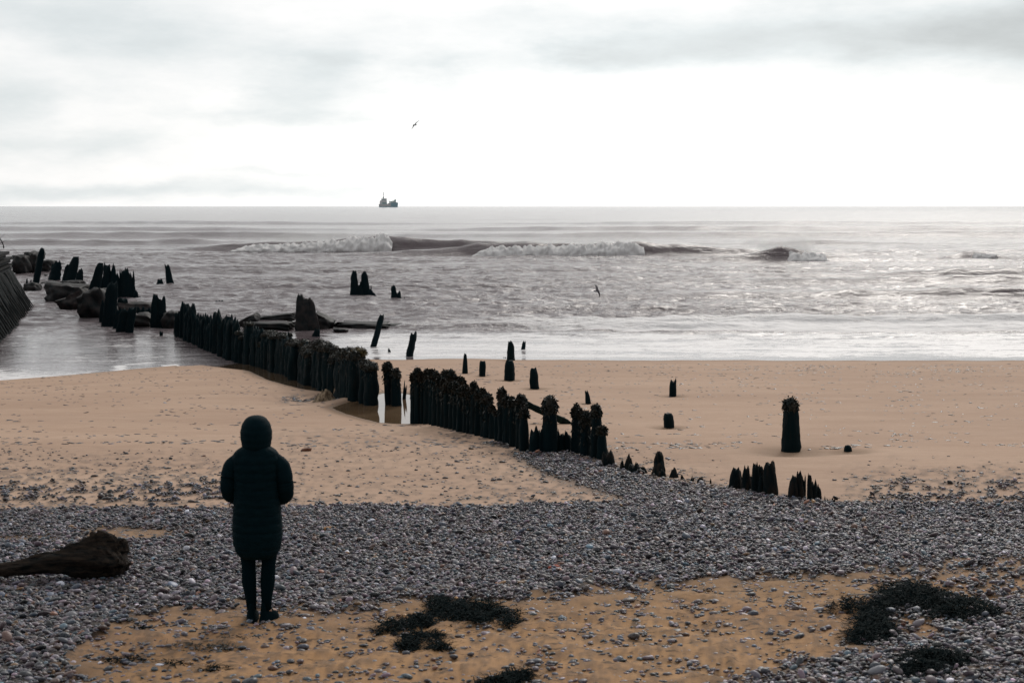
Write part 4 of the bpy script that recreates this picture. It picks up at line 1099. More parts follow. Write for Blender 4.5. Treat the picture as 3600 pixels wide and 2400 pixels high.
for (xb, xt, w, wt, tp, bs, lab) in [(1130, 1150, 90, 60, 800, 1120, 'low dark broken pile at the left of the big dark rock'), (1210, 1230, 80, 50, 900, 1190, 'short dark broken pile on the big dark rock'),
                                     (1310, 1330, 90, 70, 830, 1215, 'dark broken pile filling the gap right of the thick dark pile'), (1440, 1440, 110, 80, 880, 1080, 'broad low broken pile under the ragged cluster'),
                                     (1660, 1650, 90, 60, 985, 1190, 'low broken pile under the flat slab, left'), (1745, 1745, 80, 50, 1000, 1200, 'low broken pile under the flat slab, right'),
                                     (1990, 1985, 90, 70, 1050, 1215, 'low broken pile between the two-headed pile and the long row, left'), (2050, 2050, 80, 60, 1075, 1235, 'low broken pile touching the seaward end of the long row'),
                                     (1060, 1075, 80, 46, 760, 1030, 'short dark pile leaning beside the long sawn-off timber'), (690, 700, 90, 60, 740, 950, 'dark broken pile at the left end of the tilted slab'),
                                     (600, 610, 80, 50, 745, 900, 'stubby dark pile at the left tip of the tilted slab'), (850, 860, 90, 60, 745, 960, 'dark broken pile against the tilted slab')]:
    F1('far_pile', lab, 'pile', [(xb, xt, w, wt, tp, bs, .22), (xb + 24, xt + 22, w * .6, wt * .5, tp + 30, bs - 4, .3)])
GR = 'rocks and slabs at the far left of the groyne'
def RK(c, w, h, dep, lab, mat='rock', **k): return slab(Z1, c, w, h, dep, mat, 'groyne_rock', lab, group=GR, **k)
RK((270, 600), 180, 215, 3, 'rounded rock behind the pier head', seed=21)
RK((390, 590), 170, 235, 3, 'square pale-edged boulder behind the tall leaning timber', seed=22, round_=.35, ang=-.15)
RK((520, 580), 220, 130, 3, 'flat-topped rock right of the square boulder', seed=23, round_=.3)
RK((660, 520), 170, 50, 2, 'thin rock tip reaching right behind the ragged pile', seed=24, taper=.6)
RK((385, 845), 160, 130, 1.6, 'dark rock at the pier foot', seed=25)
RK((475, 800), 80, 66, 1.2, 'small rock at the foot of the tall leaning timber', seed=26)
RK((535, 748), 90, 42, 1.0, 'small flat rock awash left of the dark slab', seed=27)
RK((538, 634), 26, 18, .6, 'tiny rock awash behind', seed=28)
RK((790, 960), 440, 240, 3, 'big dark slab tilted under the sawn-off timber', seed=29, ang=-.10, round_=.3)
RK((910, 1040), 330, 210, 2.4, 'grey tilted slab lower than the dark one', mat='rock_pale', seed=30, ang=.45, round_=.25)
RK((1150, 1140), 340, 350, 2.4, 'large dark rock in front of the ragged cluster', seed=31, ang=.35, round_=.45)
RK((1240, 850), 190, 100, 1.6, 'pale rock wedged in the ragged cluster', mat='rock_pale', seed=32)
RK((1580, 1070), 400, 130, 2, 'flat slab with a pale top edge, right of the three leaning piles', mat='rock_pale', seed=33, round_=.2, ang=-.03)
RK((1690, 1220), 220, 150, 1.8, 'rounded rock in the water under the flat slab', seed=34)
RK((2020, 1240), 170, 190, 1.6, 'blocky rock between the two-headed pile and the long row', seed=35, round_=.35)
RK((850, 790), 240, 100, 1.6, 'low rock behind the forked narrow pile', seed=36, round_=.4)

# --- pier at the left edge
def pier():
    # foot line runs from far right to near left, the sheeting rakes back to the left as it rises
    a = hit(66, 712); b = hit(-60, 830)
    root = empty('timber_pier', tuple(a)); tag(root, 'dark timber pier with raking sheet piles and a layered head at the left edge', 'pier')
    d = b - a; L = np.linalg.norm(d[:2]); d /= L
    nrm = np.array([d[1], -d[0], 0]); nrm = nrm if nrm[0] < 0 else -nrm     # into the pier, to the left
    Ht = 2.75; rake = 1.35
    n = int(L / 1.05) + 1
    fill = MB()
    for i in range(n):
        s_ = i * 1.05
        p = d * s_
        ht = Ht + .04 * ((i * 7) % 5)
        bpt = p + np.array([0, 0, -.6]) - nrm * .2; tpt = p + nrm * rake + np.array([0, 0, ht])
        mb = MB(); shard(mb, bpt, tpt, .42, .36, .46, .40, pw=1.0, jag=.04, seed=nseed(), groove=.16, bulge=.05)
        v, f = mb.out(); mk('raking_pile', v, f, M['pier_timber'], root)
        u = np.array([0, 0, .0])
        if True:
            sb = MB(); off = d * .50 - nrm * .16
            sb.tube([bpt + off + np.array([0, 0, .8]), tpt + off], [.03, .025], 5)
            v, f = sb.out(); mk('pale_batten', v, f, M['pale_batten'], root)
    q0 = nrm * (rake * .0 + .62); e = d * L
    wall = [q0 + np.array([0, 0, -.6]), q0 + e + np.array([0, 0, -.6]), nrm * (rake + .60) + e + np.array([0, 0, Ht - .1]), nrm * (rake + .60) + np.array([0, 0, Ht - .1])]
    back = [w + nrm * 2.5 for w in wall]
    mk('sheeting', wall + back, [(0, 1, 2, 3), (7, 6, 5, 4), (0, 4, 5, 1), (3, 2, 6, 7), (0, 3, 7, 4), (1, 5, 6, 2)], M['pier_timber'], root, smooth=False)
    # layered head: a crib of horizontal timbers
    z = Ht - .10; r = np.random.default_rng(9)
    tz = math.atan2(d[1], d[0])
    Rz = rotm((0, 0, 1), tz)
    for k in range(6):
        w_ = .22
        ln = L + .6 + r.uniform(-.12, .3)
        c = nrm * (rake + .5 - .05 * k + r.uniform(-.04, .04)) + d * (L / 2 - .15 - ln * 0 + r.uniform(-.1, .1)) + np.array([0, 0, z + k * .215])
        if k >= 4: ln *= r.uniform(.45, .8)
        mb = MB(); mb.box(c, (ln, 1.5 + w_ + r.uniform(-.3, .1), .15), Rz)
        v, f = mb.out(); mk('head_timber', v, f, M['pale_batten'] if k % 2 else M['pier_timber'], root, smooth=False)
    # fan-shaped spiked guards on top
    top = z + 6 * .215 - .06
    for cx, R0 in ((0.3, .72),):
        c = nrm * (rake + .9) + d * .35 + np.array([0, 0, top])
        for rad in (R0 * 1.35, R0 * .70):
            pts = [c + np.array([math.cos(t) * rad, .0, math.sin(t) * rad]) for t in np.linspace(0, math.pi, 24)]
            mb = MB(); mb.tube(pts, .035, 6); v, f = mb.out(); mk('guard_hoop', v, f, M['iron'], root)
        for t in np.linspace(.12, math.pi - .12, 11):
            u = np.array([math.cos(t), 0, math.sin(t)])
            mb = MB(); mb.tube([c + u * R0 * .5, c + u * R0 * 1.95], [.018, .008], 5); v, f = mb.out(); mk('guard_spike', v, f, M['iron'], root)
        mb = MB(); mb.tube([c, c + np.array([0, 0, R0 * 1.7])], .04, 6); v, f = mb.out(); mk('guard_post', v, f, M['iron'], root)
M['pale_batten'] = mat_timber('bleached_timber', (.004, .008, .010), (.060, .036, .028), .7)
M['pier_timber'] = mat_timber('tarred_timber', (.0012, .0050, .0070), (.012, .010, .010), .4)
M['iron'] = simple('rusty_iron', (.02, .022, .024), .7, .2)
pier()

# ------------------------------------------------------------------ drift objects
def driftlog():
    prof_ = [(-90, 1312, 30), (-20, 1310, 30), (30, 1306, 32), (70, 1300, 38), (105, 1292, 50), (135, 1291, 52), (165, 1286, 66), (200, 1281, 84), (228, 1278, 94), (250, 1276, 100), (270, 1277, 92), (284, 1280, 76), (292, 1283, 40)]
    base = hit(150, 1322); Y0 = base[1]; r = np.random.default_rng(5)
    pts = [on_plane_y(x, y, Y0 + (i / len(prof_) - 1.1) * .42) for i, (x, y, w) in enumerate(prof_)]
    k = S * Y0 / FOC; n = 40; vs = []
    # resample
    tt = np.linspace(0, len(prof_) - 1, 60); P_ = np.array(pts); W_ = np.array([q[2] for q in prof_]) * k / 2
    P_ = np.stack([np.interp(tt, np.arange(len(prof_)), P_[:, j]) for j in range(3)], 1); W_ = np.interp(tt, np.arange(len(prof_)), W_)
    ang = np.arange(n) / n * 2 * math.pi
    ridge = .5 * np.sin(ang * 5 + 1) + .35 * np.sin(ang * 9 + 2) + .3 * r.normal(0, 1, n)
    ridge = (ridge + np.roll(ridge, 1) + np.roll(ridge, -1)) / 3
    for i in range(60):
        tw = ang + i * .012
        flare = sstep(18, 50, i)
        rr = W_[i] * (1 + (.14 + .26 * flare) * ridge + .26 * pn(ang * 1.3 + i * .06, i * .11) + .26 * flare * pn(ang * 2.2, i * .35) + .12 * pn(ang * 6, i * .5))
        p = np.stack([r.normal(0, .006, n) + .22 * flare * rr * np.sin(ang * 3), np.cos(tw) * rr * .85, np.sin(tw) * rr], 1)
        vs.append(P_[i] - base + p)
    V = np.concatenate(vs)
    V[:, 2] = np.minimum(V[:, 2], 9)
    f = [(i * n + q, i * n + (q + 1) % n, (i + 1) * n + (q + 1) % n, (i + 1) * n + q) for i in range(59) for q in range(n)] + [tuple(range(n))[::-1], tuple(range(59 * n, 60 * n))]
    root = empty('driftwood_log', tuple(base)); tag(root, 'big dark driftwood log with a thick broken root end on the shingle, left foreground', 'driftwood')
    mk('trunk', V, f, M['log'], root)
    for (x0, y0, x1, y1, w) in [(225, 1262, 262, 1226, 15), (255, 1262, 284, 1236, 13), (268, 1278, 292, 1262, 12), (262, 1292, 282, 1306, 14), (225, 1290, 250, 1322, 16), (190, 1262, 232, 1233, 13)]:
        a = on_plane_y(x0, y0, Y0 - .1) - base; b = on_plane_y(x1, y1, Y0 - .16) - base
        mb = MB(); shard(mb, a, b, w * k * .6, w * k * .32, jag=.12, seed=nseed(), nseg=12, nring=8, groove=.2, bulge=.16)
        v, f2 = mb.out(); mk('root_stub', v, f2, M['log'], root)
driftlog()

def weedmat(name, label, ells, n, seed, hgt=.05, mat='weed_black', sticks=0):
    r = np.random.default_rng(seed)
    cx = np.mean([e[0] for e in ells]); cy = np.mean([e[1] for e in ells])
    root = hit(cx, cy)
    tot = sum(e[2] * e[3] for e in ells); P_ = []
    for (ex, ey, sx, sy) in ells:
        m = int(n * sx * sy / tot)
        a = r.uniform(0, 2 * math.pi, m); q = np.sqrt(r.uniform(0, 1, m)) * (1 + .75 * pn(np.cos(a) * 2.6 + ex, np.sin(a) * 2.6 + seed) + .4 * pn(np.cos(a) * 7 + ex, np.sin(a) * 7 + seed)) * 1.05
        dx = ex + np.cos(a) * q * sx; dy = ey + np.sin(a) * q * sy
        hole = fbm(dx / 14 + seed, dy / 5, 2)
        k = (hole > -.16) & (fbm(dx / 16 + seed * 2, dy / 6, 3) * 1.1 > q - .80)
        P_.append(np.stack([dx[k], dy[k], np.clip(1 - q[k], 0, 1)], 1))
    P_ = np.concatenate(P_)
    # project to the ground by a local plane
    rr = np.array([ray(a, b) for a, b in P_[:, :2]])
    t = (root[2] - CAM_Z) / rr[:, 2]
    for _ in range(4):
        g = terr(rr[:, 0] * t, rr[:, 1] * t); t = (g + .02 - CAM_Z) / rr[:, 2]
    G = np.stack([rr[:, 0] * t, rr[:, 1] * t, g + r.uniform(.0, 1, len(t)) ** 1.3 * (hgt * (.35 + .9 * P_[:, 2]))], 1) - root
    m = len(G); L = r.uniform(.035, .15, m); th = r.uniform(0, 2 * math.pi, m); w = r.uniform(.003, .008, m)
    segs = 4; V = []; 
    pos = G.copy(); 
    for s_ in range(segs + 1):
        dirv = np.stack([np.cos(th), np.sin(th), r.normal(0, .35, m)], 1)
        sd = np.stack([-np.sin(th), np.cos(th), r.normal(0, .8, m)], 1); sd /= np.linalg.norm(sd, axis=1)[:, None]
        ww = (w * (1 - .75 * s_ / segs))[:, None]
        V += [pos - sd * ww, pos + sd * ww]
        pos = pos + dirv * (L / segs)[:, None]; th = th + r.normal(0, .7, m)
        lo_ = pos[:, 2].copy(); pos[:, 2] = np.maximum(lo_, G[:, 2] - .01)
    V = np.stack(V, 1); nv = V.shape[1]
    base = np.arange(m)[:, None] * nv
    F = np.concatenate([base + np.array([[2 * s_, 2 * s_ + 1, 2 * s_ + 3, 2 * s_ + 2]]) for s_ in range(segs)])
    return tag(mk(name, V.reshape(-1, 3), F, M[mat], loc=tuple(root), fast=True), label, 'seaweed')
weedmat('seaweed_heap', 'large black seaweed heap on sand below the shingle, centre foreground',
        [(1050, 1402, 66, 28), (1012, 1390, 34, 18), (1110, 1392, 34, 14), (965, 1424, 42, 16), (905, 1436, 38, 13), (1150, 1408, 28, 9), (1168, 1426, 30, 13), (880, 1446, 26, 6), (1095, 1420, 40, 14), (1188, 1407, 14, 5)], 9500, 41, .075)
weedmat('seaweed_heap', 'smaller black seaweed heap just below the large centre one', [(965, 1466, 50, 18), (940, 1478, 30, 12), (1000, 1462, 22, 10), (1008, 1486, 32, 7)], 3400, 42, .06)
weedmat('seaweed_heap', 'black seaweed strand at the very bottom edge of the beach, centre', [(1185, 1552, 30, 12), (1150, 1562, 50, 7), (1205, 1545, 22, 6), (1120, 1566, 18, 5)], 1800, 43, .05)
weedmat('seaweed_heap', 'biggest black seaweed heap on stones, right foreground beside the pale reed', [(2085, 1368, 84, 30), (2140, 1385, 76, 30), (2200, 1402, 84, 30), (2050, 1385, 56, 24), (2260, 1410, 48, 14), (2010, 1405, 60, 18), (1955, 1396, 54, 12)], 17000, 44, .12)
weedmat('seaweed_heap', 'loose black seaweed tangle running down among stones, right foreground', [(2000, 1430, 44, 24), (1985, 1462, 50, 22), (2025, 1452, 40, 26)], 6000, 45, .10)
weedmat('seaweed_heap', 'black seaweed heap near the bottom right corner', [(2130, 1515, 84, 18), (2120, 1542, 70, 20), (2180, 1520, 70, 14)], 9000, 46, .10)
for q, (els, nn, lab) in enumerate([([(470, 1478, 90, 12), (540, 1460, 50, 7)], 420, 'thin olive weed wisps on sand just below the person'), ([(330, 1440, 30, 6), (290, 1510, 60, 6)], 300, 'thin dark weed wisps on bare sand, lower left'),
                                    ([(500, 1530, 60, 6), (400, 1522, 40, 5)], 300, 'thin dark weed wisps at the bottom of the sand, lower left')]):
    weedmat('weed_wisps', lab, els, nn, 60 + q, .02, mat=('weed' if q == 0 else 'weed_black'))
weedmat('weed_wisps', 'brown weed tangle at the foot of the pale branch beside the groyne', [(735, 914, 26, 8), (760, 908, 30, 8)], 700, 70, .06, mat='weed')

def rod(name, label, cat, pts, r_, mat):
    p0 = np.asarray(pts[0]); mb = MB(); mb.tube([np.asarray(p) - p0 for p in pts], r_, 7); v, f = mb.out()
    return tag(mk(name, v, f, M[mat], loc=tuple(p0)), label, cat)
M['reed'] = simple('pale_reed', (.42, .38, .34), .7, .2)
g0 = hit(1948, 1378); g1 = hit(2026, 1386)
rod('reed_stalk', 'pale straight reed stalk lying at the left of the biggest seaweed heap', 'reed', [g0 + [0, 0, .05], (g0 + g1) / 2 + [0, 0, .075], g1 + [0, 0, .09]], [.007, .007, .004], 'reed')
g0 = hit(2238, 1410); g1 = hit(2275, 1418)
rod('reed_stalk', 'thin dull reed sticking out of the right end of the biggest seaweed heap', 'reed', [g0 + [0, 0, .1], g1 + [0, 0, .08]], [.005, .003], 'reed')
# pale branch and tangle against the long row
def branch():
    b = hit(*Z2(1500, 1300)); Yb = b[1]
    root = empty('pale_branch', tuple(b)); tag(root, 'pale driftwood branch propped upright against the groyne above a dirty tangle', 'driftwood')
    q = lambda x, y, o=0: on_plane_y(*Z2(x, y), Yb - o) - b
    for nm, pts, rr in (('stem', [q(1470, 1325, .2), q(1515, 1290, .1), (q(1535, 1230)), q(1548, 1170), q(1562, 1110), q(1580, 1045)], [.05, .12, .15, .13, .09, .03]),
                        ('limb', [q(1535, 1210), q(1525, 1180), q(1522, 1150)], [.07, .05, .02]), ('foot_root', [q(1500, 1300, .1), q(1545, 1295, .3), q(1590, 1312, .4)], [.10, .07, .04])):
        mb = MB(); mb.tube(pts, [x * .75 for x in rr], 10); v, f = mb.out()
        v = v + .025 * np.stack([pn(v[:, 2] * 6, v[:, 0] * 9), pn(v[:, 2] * 7 + 5, v[:, 0] * 8), v[:, 2] * 0], 1)
        mk(nm, v, f, M['pale_wood'], root)
branch()
def tangle():
    p = hit(*Z2(1395, 1335)); r = np.random.default_rng(8); k = S * p[1] / FOC * .25
    X, Yv = np.meshgrid(np.linspace(-1, 1, 60), np.linspace(-1, 1, 36))
    rad = np.hypot(X, Yv)
    z = .20 * sstep(1.05, .2, rad) * (1 + .9 * fbm(X * 3.2, Yv * 3.2, 4, .65)) + .12 * np.abs(pn(X * 5 + 3, Yv * 5)) * sstep(1, .6, rad) - .05
    V = np.stack([X * 115 * k, Yv * .7 + .4, z], -1)
    ok = rad < 1.0 + .15 * pn(np.arctan2(Yv, X) * 2, 3.0)
    idx = np.arange(V.shape[0] * V.shape[1]).reshape(V.shape[:2])
    f = np.stack([idx[:-1, :-1], idx[:-1, 1:], idx[1:, 1:], idx[1:, :-1]], -1).reshape(-1, 4)
    f = f[ok.ravel()[f].all(1)]; u, inv = np.unique(f, return_inverse=True)
    tag(mk('cloth_tangle', V.reshape(-1, 3)[u], inv.reshape(f.shape), M['cloth'], loc=tuple(p), fast=True), 'crumpled dirty cloth-like tangle lying on the sand beside the groyne', 'debris')
tangle()

# ------------------------------------------------------------------ gulls
M['gull_grey'] = simple('gull_grey', (.16, .155, .17), .8, .1)
M['gull_dark'] = simple('gull_dark', (.03, .045, .05), .8, .1)
def gull(name, label, px_list, Y, mat, body, rad):
    """wing outline given by its spine through the view: left tip .. right tip; body from head to tail"""
    pts = [on_plane_y(x, y, Y + o) for x, y, o, w in px_list]; k = S * Y / FOC
    c = on_plane_y(*body[len(body) // 2][:2], Y)
    V, F = [], []
    n = len(pts)
    for i, p in enumerate(pts):
        w = px_list[i][3] * k
        t = pts[min(i + 1, n - 1)] - pts[max(i - 1, 0)]; t /= np.linalg.norm(t)
        u = np.cross(t, np.array([.15, 1., .35])); u /= np.linalg.norm(u)
        th = .02 + w * .06
        up = np.cross(u, t)
        for s1, s2 in ((1, 0), (.3, 1), (-1, 0), (.3, -1)): V.append(p - c + u * w * .5 * s1 + up * th * s2)
    for i in range(n - 1):
        for q in range(4): F.append((i * 4 + q, i * 4 + (q + 1) % 4, (i + 1) * 4 + (q + 1) % 4, (i + 1) * 4 + q))
    F += [(0, 1, 2, 3), ((n - 1) * 4 + 3, (n - 1) * 4 + 2, (n - 1) * 4 + 1, (n - 1) * 4)]
    mb = MB(); mb.add(V, F)
    mb.tube([on_plane_y(x, y, Y) - c for x, y in body], [r_ * k for r_ in rad], 10)
    v, f = mb.out()
    return tag(mk(name, v, f, M[mat], loc=tuple(c)), label, 'gull')
def zb(x, y): return (1400 + x * .05739) / S, (390 + y * .05739) / S
gull('flying_gull', 'dark gull high in the bright sky, wings slanting up to the right',
     [(*zb(800, 1145), -.1, .25), (*zb(860, 1060), -.05, .9), (*zb(905, 985), 0, 1.7), (*zb(950, 905), 0, 2.2), (*zb(1020, 865), 0, 2.4), (*zb(1070, 780), 0, 2.3), (*zb(1125, 710), .1, 1.3), (*zb(1210, 645), .2, .8), (*zb(1320, 565), .3, .2)],
     105, 'gull_dark', [zb(885, 900), zb(915, 880), zb(950, 872), zb(1020, 872), zb(1085, 868), zb(1165, 862)], [.25, 1.0, 1.2, 1.3, .9, .2])
def zc(x, y): return (2040 + x * .07013) / S, (960 + y * .07013) / S
gull('flying_gull', 'grey gull banking low over the surf, wings up and down',
     [(*zc(695, 555), .1, .3), (*zc(740, 600), .05, 2.0), (*zc(800, 650), 0, 3.8), (*zc(835, 730), 0, 5.0), (*zc(845, 830), 0, 5.2), (*zc(880, 905), 0, 5.0), (*zc(930, 970), 0, 4.6), (*zc(965, 1040), .1, 3.8), (*zc(965, 1130), .15, 2.6), (*zc(945, 1215), .2, .4)],
     88, 'gull_grey', [zc(660, 890), zc(690, 888), zc(760, 895), zc(850, 890), zc(930, 885), zc(1000, 885)], [.4, 1.1, 1.5, 1.7, 1.1, .4])

# ------------------------------------------------------------------ ship
def ship():
    Y = 6800.; fx = lambda x: 1290 + x * 150 / 2352.; fy = lambda y: 660 + y * 80 / 1254.
    at = lambda x, y, o=0: on_plane_y(fx(x) / S, fy(y) / S, Y + o)
    base = at(1180, 1000); base[2] = 0
    root = empty('ship', tuple(base)); tag(root, 'small blue-green ship with a high bow and white wheelhouse on the horizon', 'ship')
    k = 150 / 2352. * Y / FOC
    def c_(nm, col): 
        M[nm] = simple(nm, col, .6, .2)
    c_('hazed_hull_blue', (.36, .55, .63)); c_('hazed_hull_grey', (.75, .77, .79)); c_('hazed_ship_white', (.90, .92, .94)); c_('hazed_ship_teal', (.50, .64, .65)); c_('hazed_ship_dark', (.28, .46, .43))  # ship colours lightened so the distance haze is painted into them
    def P_(x, y): q = at(x, y); q[2] = max(q[2], -2); return (q - base)
    def ext(nm, outl, dep, mat, off=0):
        n = len(outl); a = [P_(*p) + [0, -dep / 2 + off, 0] for p in outl]; b = [P_(*p) + [0, dep / 2 + off, 0] for p in outl]
        f = [tuple(range(n)), tuple(range(n, 2 * n))[::-1]] + [(i, i + n, (i + 1) % n + n, (i + 1) % n) for i in range(n)]
        return mk(nm, a + b, f, M[mat], root, smooth=False)
    ext('hull', [(655, 900), (670, 1080), (1690, 1080), (1720, 830), (1600, 800), (1400, 800), (1250, 830), (1110, 905)], 13, 'hazed_hull_blue')
    ext('hull_side', [(652, 905), (668, 1030), (1340, 1030), (1330, 860), (1110, 912)], 13.6, 'hazed_hull_grey')
    ext('bow_rail', [(1110, 900), (1250, 830), (1450, 775), (1600, 755), (1610, 800), (1400, 815), (1260, 850), (1130, 920)], 14, 'hazed_ship_white')
    dk = ext('deckhouse', [(705, 905), (712, 780), (740, 700), (1095, 700), (1110, 905)], 11, 'hazed_ship_white')
    ext('lower_cabin', [(850, 905), (850, 780), (1095, 800), (1105, 905)], 11.6, 'hazed_ship_teal')
    ext('wheelhouse', [(790, 700), (800, 600), (1085, 590), (1090, 700)], 9, 'hazed_ship_white')
    ext('wheelhouse_window', [(800, 690), (802, 645), (1085, 645), (1088, 690)], 9.5, 'hazed_ship_teal')
    ext('radar', [(850, 545), (900, 515), (945, 530), (935, 600), (910, 600)], 3, 'hazed_ship_dark')
    ext('mast', [(900, 600), (905, 250), (930, 250), (935, 600)], 1.2, 'hazed_hull_grey')
    ext('deck_crane', [(1215, 830), (1235, 765), (1500, 710), (1530, 650), (1600, 645), (1605, 765), (1400, 780)], 6, 'hazed_ship_dark')
    ext('samson_post', [(1222, 780), (1226, 700), (1244, 700), (1248, 780)], 1.5, 'hazed_hull_grey')
ship()

# ------------------------------------------------------------------ person
def person():
    foot = hit(596, 1424); F = foot.copy()
    k = S * F[1] / FOC / .955                       # vertical metres per view pixel, seen slightly from above
    root = empty('person', tuple(F)); tag(root, 'person in a long dark hooded quilted coat and leggings seen from behind, facing the sea', 'person')
    H = 1.715
    # body: one skinned surface
    J = [(0, 0, .90, .125, .10), (0, 0, 1.05, .12, .09), (0, 0, 1.22, .135, .10), (0, 0, 1.38, .11, .08), (0, .01, 1.47, .050, .05), (0, .02, 1.53, .062, .075), (0, .02, 1.60, .074, .092), (0, .015, 1.68, .055, .07)]
    V = [j[:3] for j in J]; Rr = [j[3:] for j in J]; E = [(i, i + 1) for i in range(7)]
    def add(p, r_, par): V.append(p); Rr.append(r_ if isinstance(r_, tuple) else (r_, r_)); E.append((par, len(V) - 1)); return len(V) - 1
    nose = add((0, .115, 1.585), .012, 6)
    for s in (-1, 1):
        hp = add((s * .095, 0, .86), (.085, .085), 0)
        kn = add((s * .080, .02, .48), .055, hp); an = add((s * .062, -.01, .09), .036, kn)
        toe = add((s * (.085 if s < 0 else .12), .13, .03), .034, an)
        sh = add((s * .17, 0, 1.40), .058, 3); el = add((s * .245, -.01, 1.14), .042, sh); wr = add((s * .12, .20, 1.04), .028, el)
        pm = add((s * .07, .245, 1.035), (.036, .018), wr)
        for q, (dy, dz, L) in enumerate([(.03, .03, .070), (.035, .01, .078), (.035, -.012, .072), (.03, -.032, .058)]):
            a = add((s * .045, .245 + .008, 1.035 + dz), .010, pm); b = add((s * (.045 - L * .5), .262, 1.035 + dz * 1.1), .009, a); add((s * (.045 - L * .85), .25, 1.033 + dz * 1.1), .008, b)
        th = add((s * .085, .262, 1.065), .010, pm); add((s * .062, .275, 1.085), .009, th)
    me = bpy.data.meshes.new('body'); me.from_pydata([tuple(p) for p in V], E, []); me.update()
    body = bpy.data.objects.new('body', me); link(body, root); me.materials.append(M['skin'])
    md = body.modifiers.new('skin', 'SKIN'); md.use_smooth_shade = True
    for i, sv_ in enumerate(me.skin_vertices[0].data): sv_.radius = Rr[i]; sv_.use_root = (i == 0)
    sb = body.modifiers.new('sub', 'SUBSURF'); sb.levels = 2; sb.render_levels = 2
    # leggings
    mb = MB()
    for s in (-1, 1):
        hx = .098 if s < 0 else .095
        mb.tube([(s * .062, -.012, .10), (s * .066, -.012, .20), (s * .078, -.022, .34), (s * .084, .0, .48), (s * .094, .01, .62), (s * .100, .005, .80), (s * .09, 0, .90)],
                [.040, .047, .062, .060, .072, .088, .085], 18)
    v, f = mb.out(); mk('leggings', v, f, M['legging'], root)
    # boots
    for s in (-1, 1):
        yw = .10 if s < 0 else -.42
        n = 20; prof_ = [(-.01, 1.0, 1.0), (.012, 1.04, 1.04), (.03, 1.0, 1.0), (.055, .93, .9), (.08, .78, .66), (.11, .66, .50), (.15, .64, .47), (.165, .60, .44)]
        vs = []
        for z, fx_, fy_ in prof_:
            for q in range(n):
                a = 2 * math.pi * q / n; x = .048 * fx_ * math.cos(a); y = .125 * fy_ * math.sin(a)
                y += .04 * (1 if z < .06 else max(0, 1 - (z - .06) / .03)) * 1.0
                y = y - .01
                vs.append((x * (1 + .15 * (y > 0.05)), y, z))
        f = [(i * n + q, i * n + (q + 1) % n, (i + 1) * n + (q + 1) % n, (i + 1) * n + q) for i in range(len(prof_) - 1) for q in range(n)] + [tuple(range(n))[::-1], tuple(range(n * (len(prof_) - 1), n * len(prof_)))]
        v = np.array(vs) @ rotm((0, 0, 1), yw).T + np.array([s * .062, -.0, 0])
        mk('boot', v, f, M['boot'], root)
    # coat shell: quilted, elliptical rings
    tab = [(.545, .118, .105), (.552, .140, .125), (.575, .168, .143), (.62, .193, .158), (.70, .210, .167), (.80, .213, .165), (.92, .205, .158), (1.02, .197, .152), (1.12, .193, .148), (1.24, .196, .147), (1.32, .203, .145),
           (1.385, .204, .138), (1.43, .192, .125), (1.462, .160, .112), (1.485, .122, .105), (1.51, .095, .098)]
    tz = np.array([t[0] for t in tab]); tw = np.array([t[1] for t in tab]); td = np.array([t[2] for t in tab])
    n = 56; zs = np.linspace(.545, 1.51, 150); vs = []
    ang = np.arange(n) / n * 2 * math.pi
    for z in zs:
        w = np.interp(z, tz, tw); d = np.interp(z, tz, td)
        pu = abs(math.sin(math.pi * (z - .56) / .072)) ** .6 * .0050 * (1 if z > .575 else 0)
        wr = .006 * pn(ang * 3.5 + 4, z * 26) + .004 * pn(ang * 9, z * 40)
        e = .86; cx = np.sign(np.cos(ang)) * np.abs(np.cos(ang)) ** e; sx_ = np.sign(np.sin(ang)) * np.abs(np.sin(ang)) ** e
        vs.append(np.stack([cx * (w * .965 + pu + wr) - .004, sx_ * (d + pu + wr), np.full(n, z)], 1))
    V = np.concatenate(vs); m = len(zs)
    # side vents at the hem: rounded tails
    hem = V[:, 2] < .60
    f = [(i * n + q, i * n + (q + 1) % n, (i + 1) * n + (q + 1) % n, (i + 1) * n + q) for i in range(m - 1) for q in range(n)]
    inner = V[:n] * np.array([.8, .8, 1]) + np.array([0, 0, .12]); V = np.concatenate([V, inner])
    f += [(q, (q + 1) % n, m * n + (q + 1) % n, m * n + q)[::-1] for q in range(n)] + [tuple(range(m * n, m * n + n))]
    coat = mk('coat', V, f, M['coat'], root)
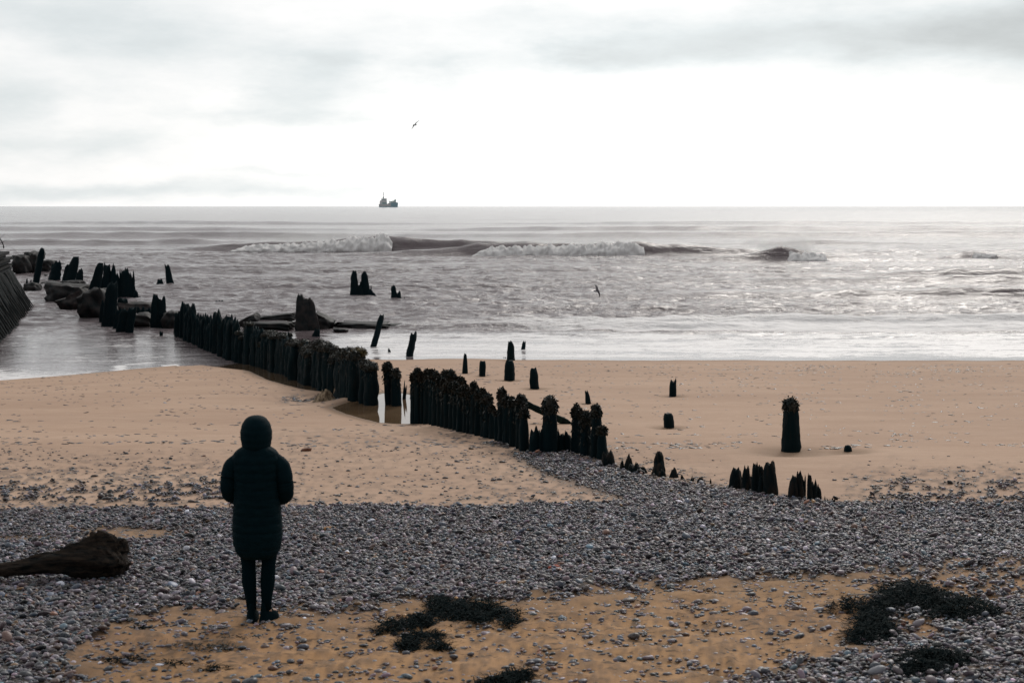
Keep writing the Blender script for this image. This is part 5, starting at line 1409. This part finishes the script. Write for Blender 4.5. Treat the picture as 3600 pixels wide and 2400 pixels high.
    for s in (-1, 1):
        ctrl = np.array([(s * .105, 0, 1.400), (s * .160, -.002, 1.365), (s * .213, -.008, 1.31), (s * .232, -.014, 1.22), (s * .240, -.01, 1.14), (s * .232, .03, 1.075), (s * .190, .11, 1.03), (s * .145, .18, 1.03), (s * .115, .215, 1.035)])
        rad = np.array([.050, .066, .071, .068, .066, .064, .058, .050, .044])
        tt = np.linspace(0, 8, 70); P_ = np.stack([np.interp(tt, np.arange(9), ctrl[:, j]) for j in range(3)], 1)
        for _ in range(5): P_[1:-1] = (P_[:-2] + 2 * P_[1:-1] + P_[2:]) / 4
        rr = np.interp(tt, np.arange(9), rad) + np.abs(np.sin(tt * 2.9)) ** .6 * .005
        mb = MB(); mb.tube(P_, rr, 24); v, f = mb.out()
        mk('sleeve', v, f, M['coat'], coat)
    # hood, open at the face
    n, m = 44, 40; vs = []
    for i in range(m):
        ph = math.pi * i / (m - 1)                    # 0 top .. pi bottom
        for q in range(n):
            a = 2 * math.pi * q / n
            zz = math.cos(ph); rr = math.sin(ph) ** (.72 if ph < math.pi / 2 else .27)
            x = math.cos(a) * rr * (.117 if zz > 0 else .117 - .012 * abs(zz)); y = math.sin(a) * rr * .135
            z = 1.585 + zz * (.152 if zz > 0 else .160)
            if zz < 0: x *= 1 - .05 * zz * zz; y *= 1 - .1 * zz * zz
            pu = .004 * abs(math.sin((z - 1.42) * math.pi / .055)) ** .6
            x *= 1 + pu / .11; y *= 1 + pu / .12
            vs.append((x - .003, y + .015, z))
    V = np.array(vs); f = []
    for i in range(m - 1):
        for q in range(n):
            quad = (i * n + q, i * n + (q + 1) % n, (i + 1) * n + (q + 1) % n, (i + 1) * n + q)
            c = V[list(quad)].mean(0)
            if c[1] > .095 and abs(c[0]) < .085 and 1.49 < c[2] < 1.68: continue
            f.append(quad)
    hood = mk('hood', V, f, M['coat'], coat)
    so = hood.modifiers.new('thick', 'SOLIDIFY'); so.thickness = .012
    # tan looped cord at the left hip
    p = np.array([-.215, .03, .90]); 
    mb = MB(); t_ = np.linspace(0, 2 * math.pi, 22)
    mb.tube([(-.232 + .026 * math.cos(a), .10, .975 + .020 * math.sin(a) + .010 * math.cos(a)) for a in t_], .0045, 7)
    mb.tube([(-.225, .10, .99), (-.228, .10, 1.03), (-.21, .10, 1.06)], [.011, .018, .014], 8)
    v, f = mb.out()
    tag(mk('looped_cord', v, f, M['cord'], loc=tuple(F)), 'small tan looped cord showing at the left hip of the hooded person', 'cord')
person()
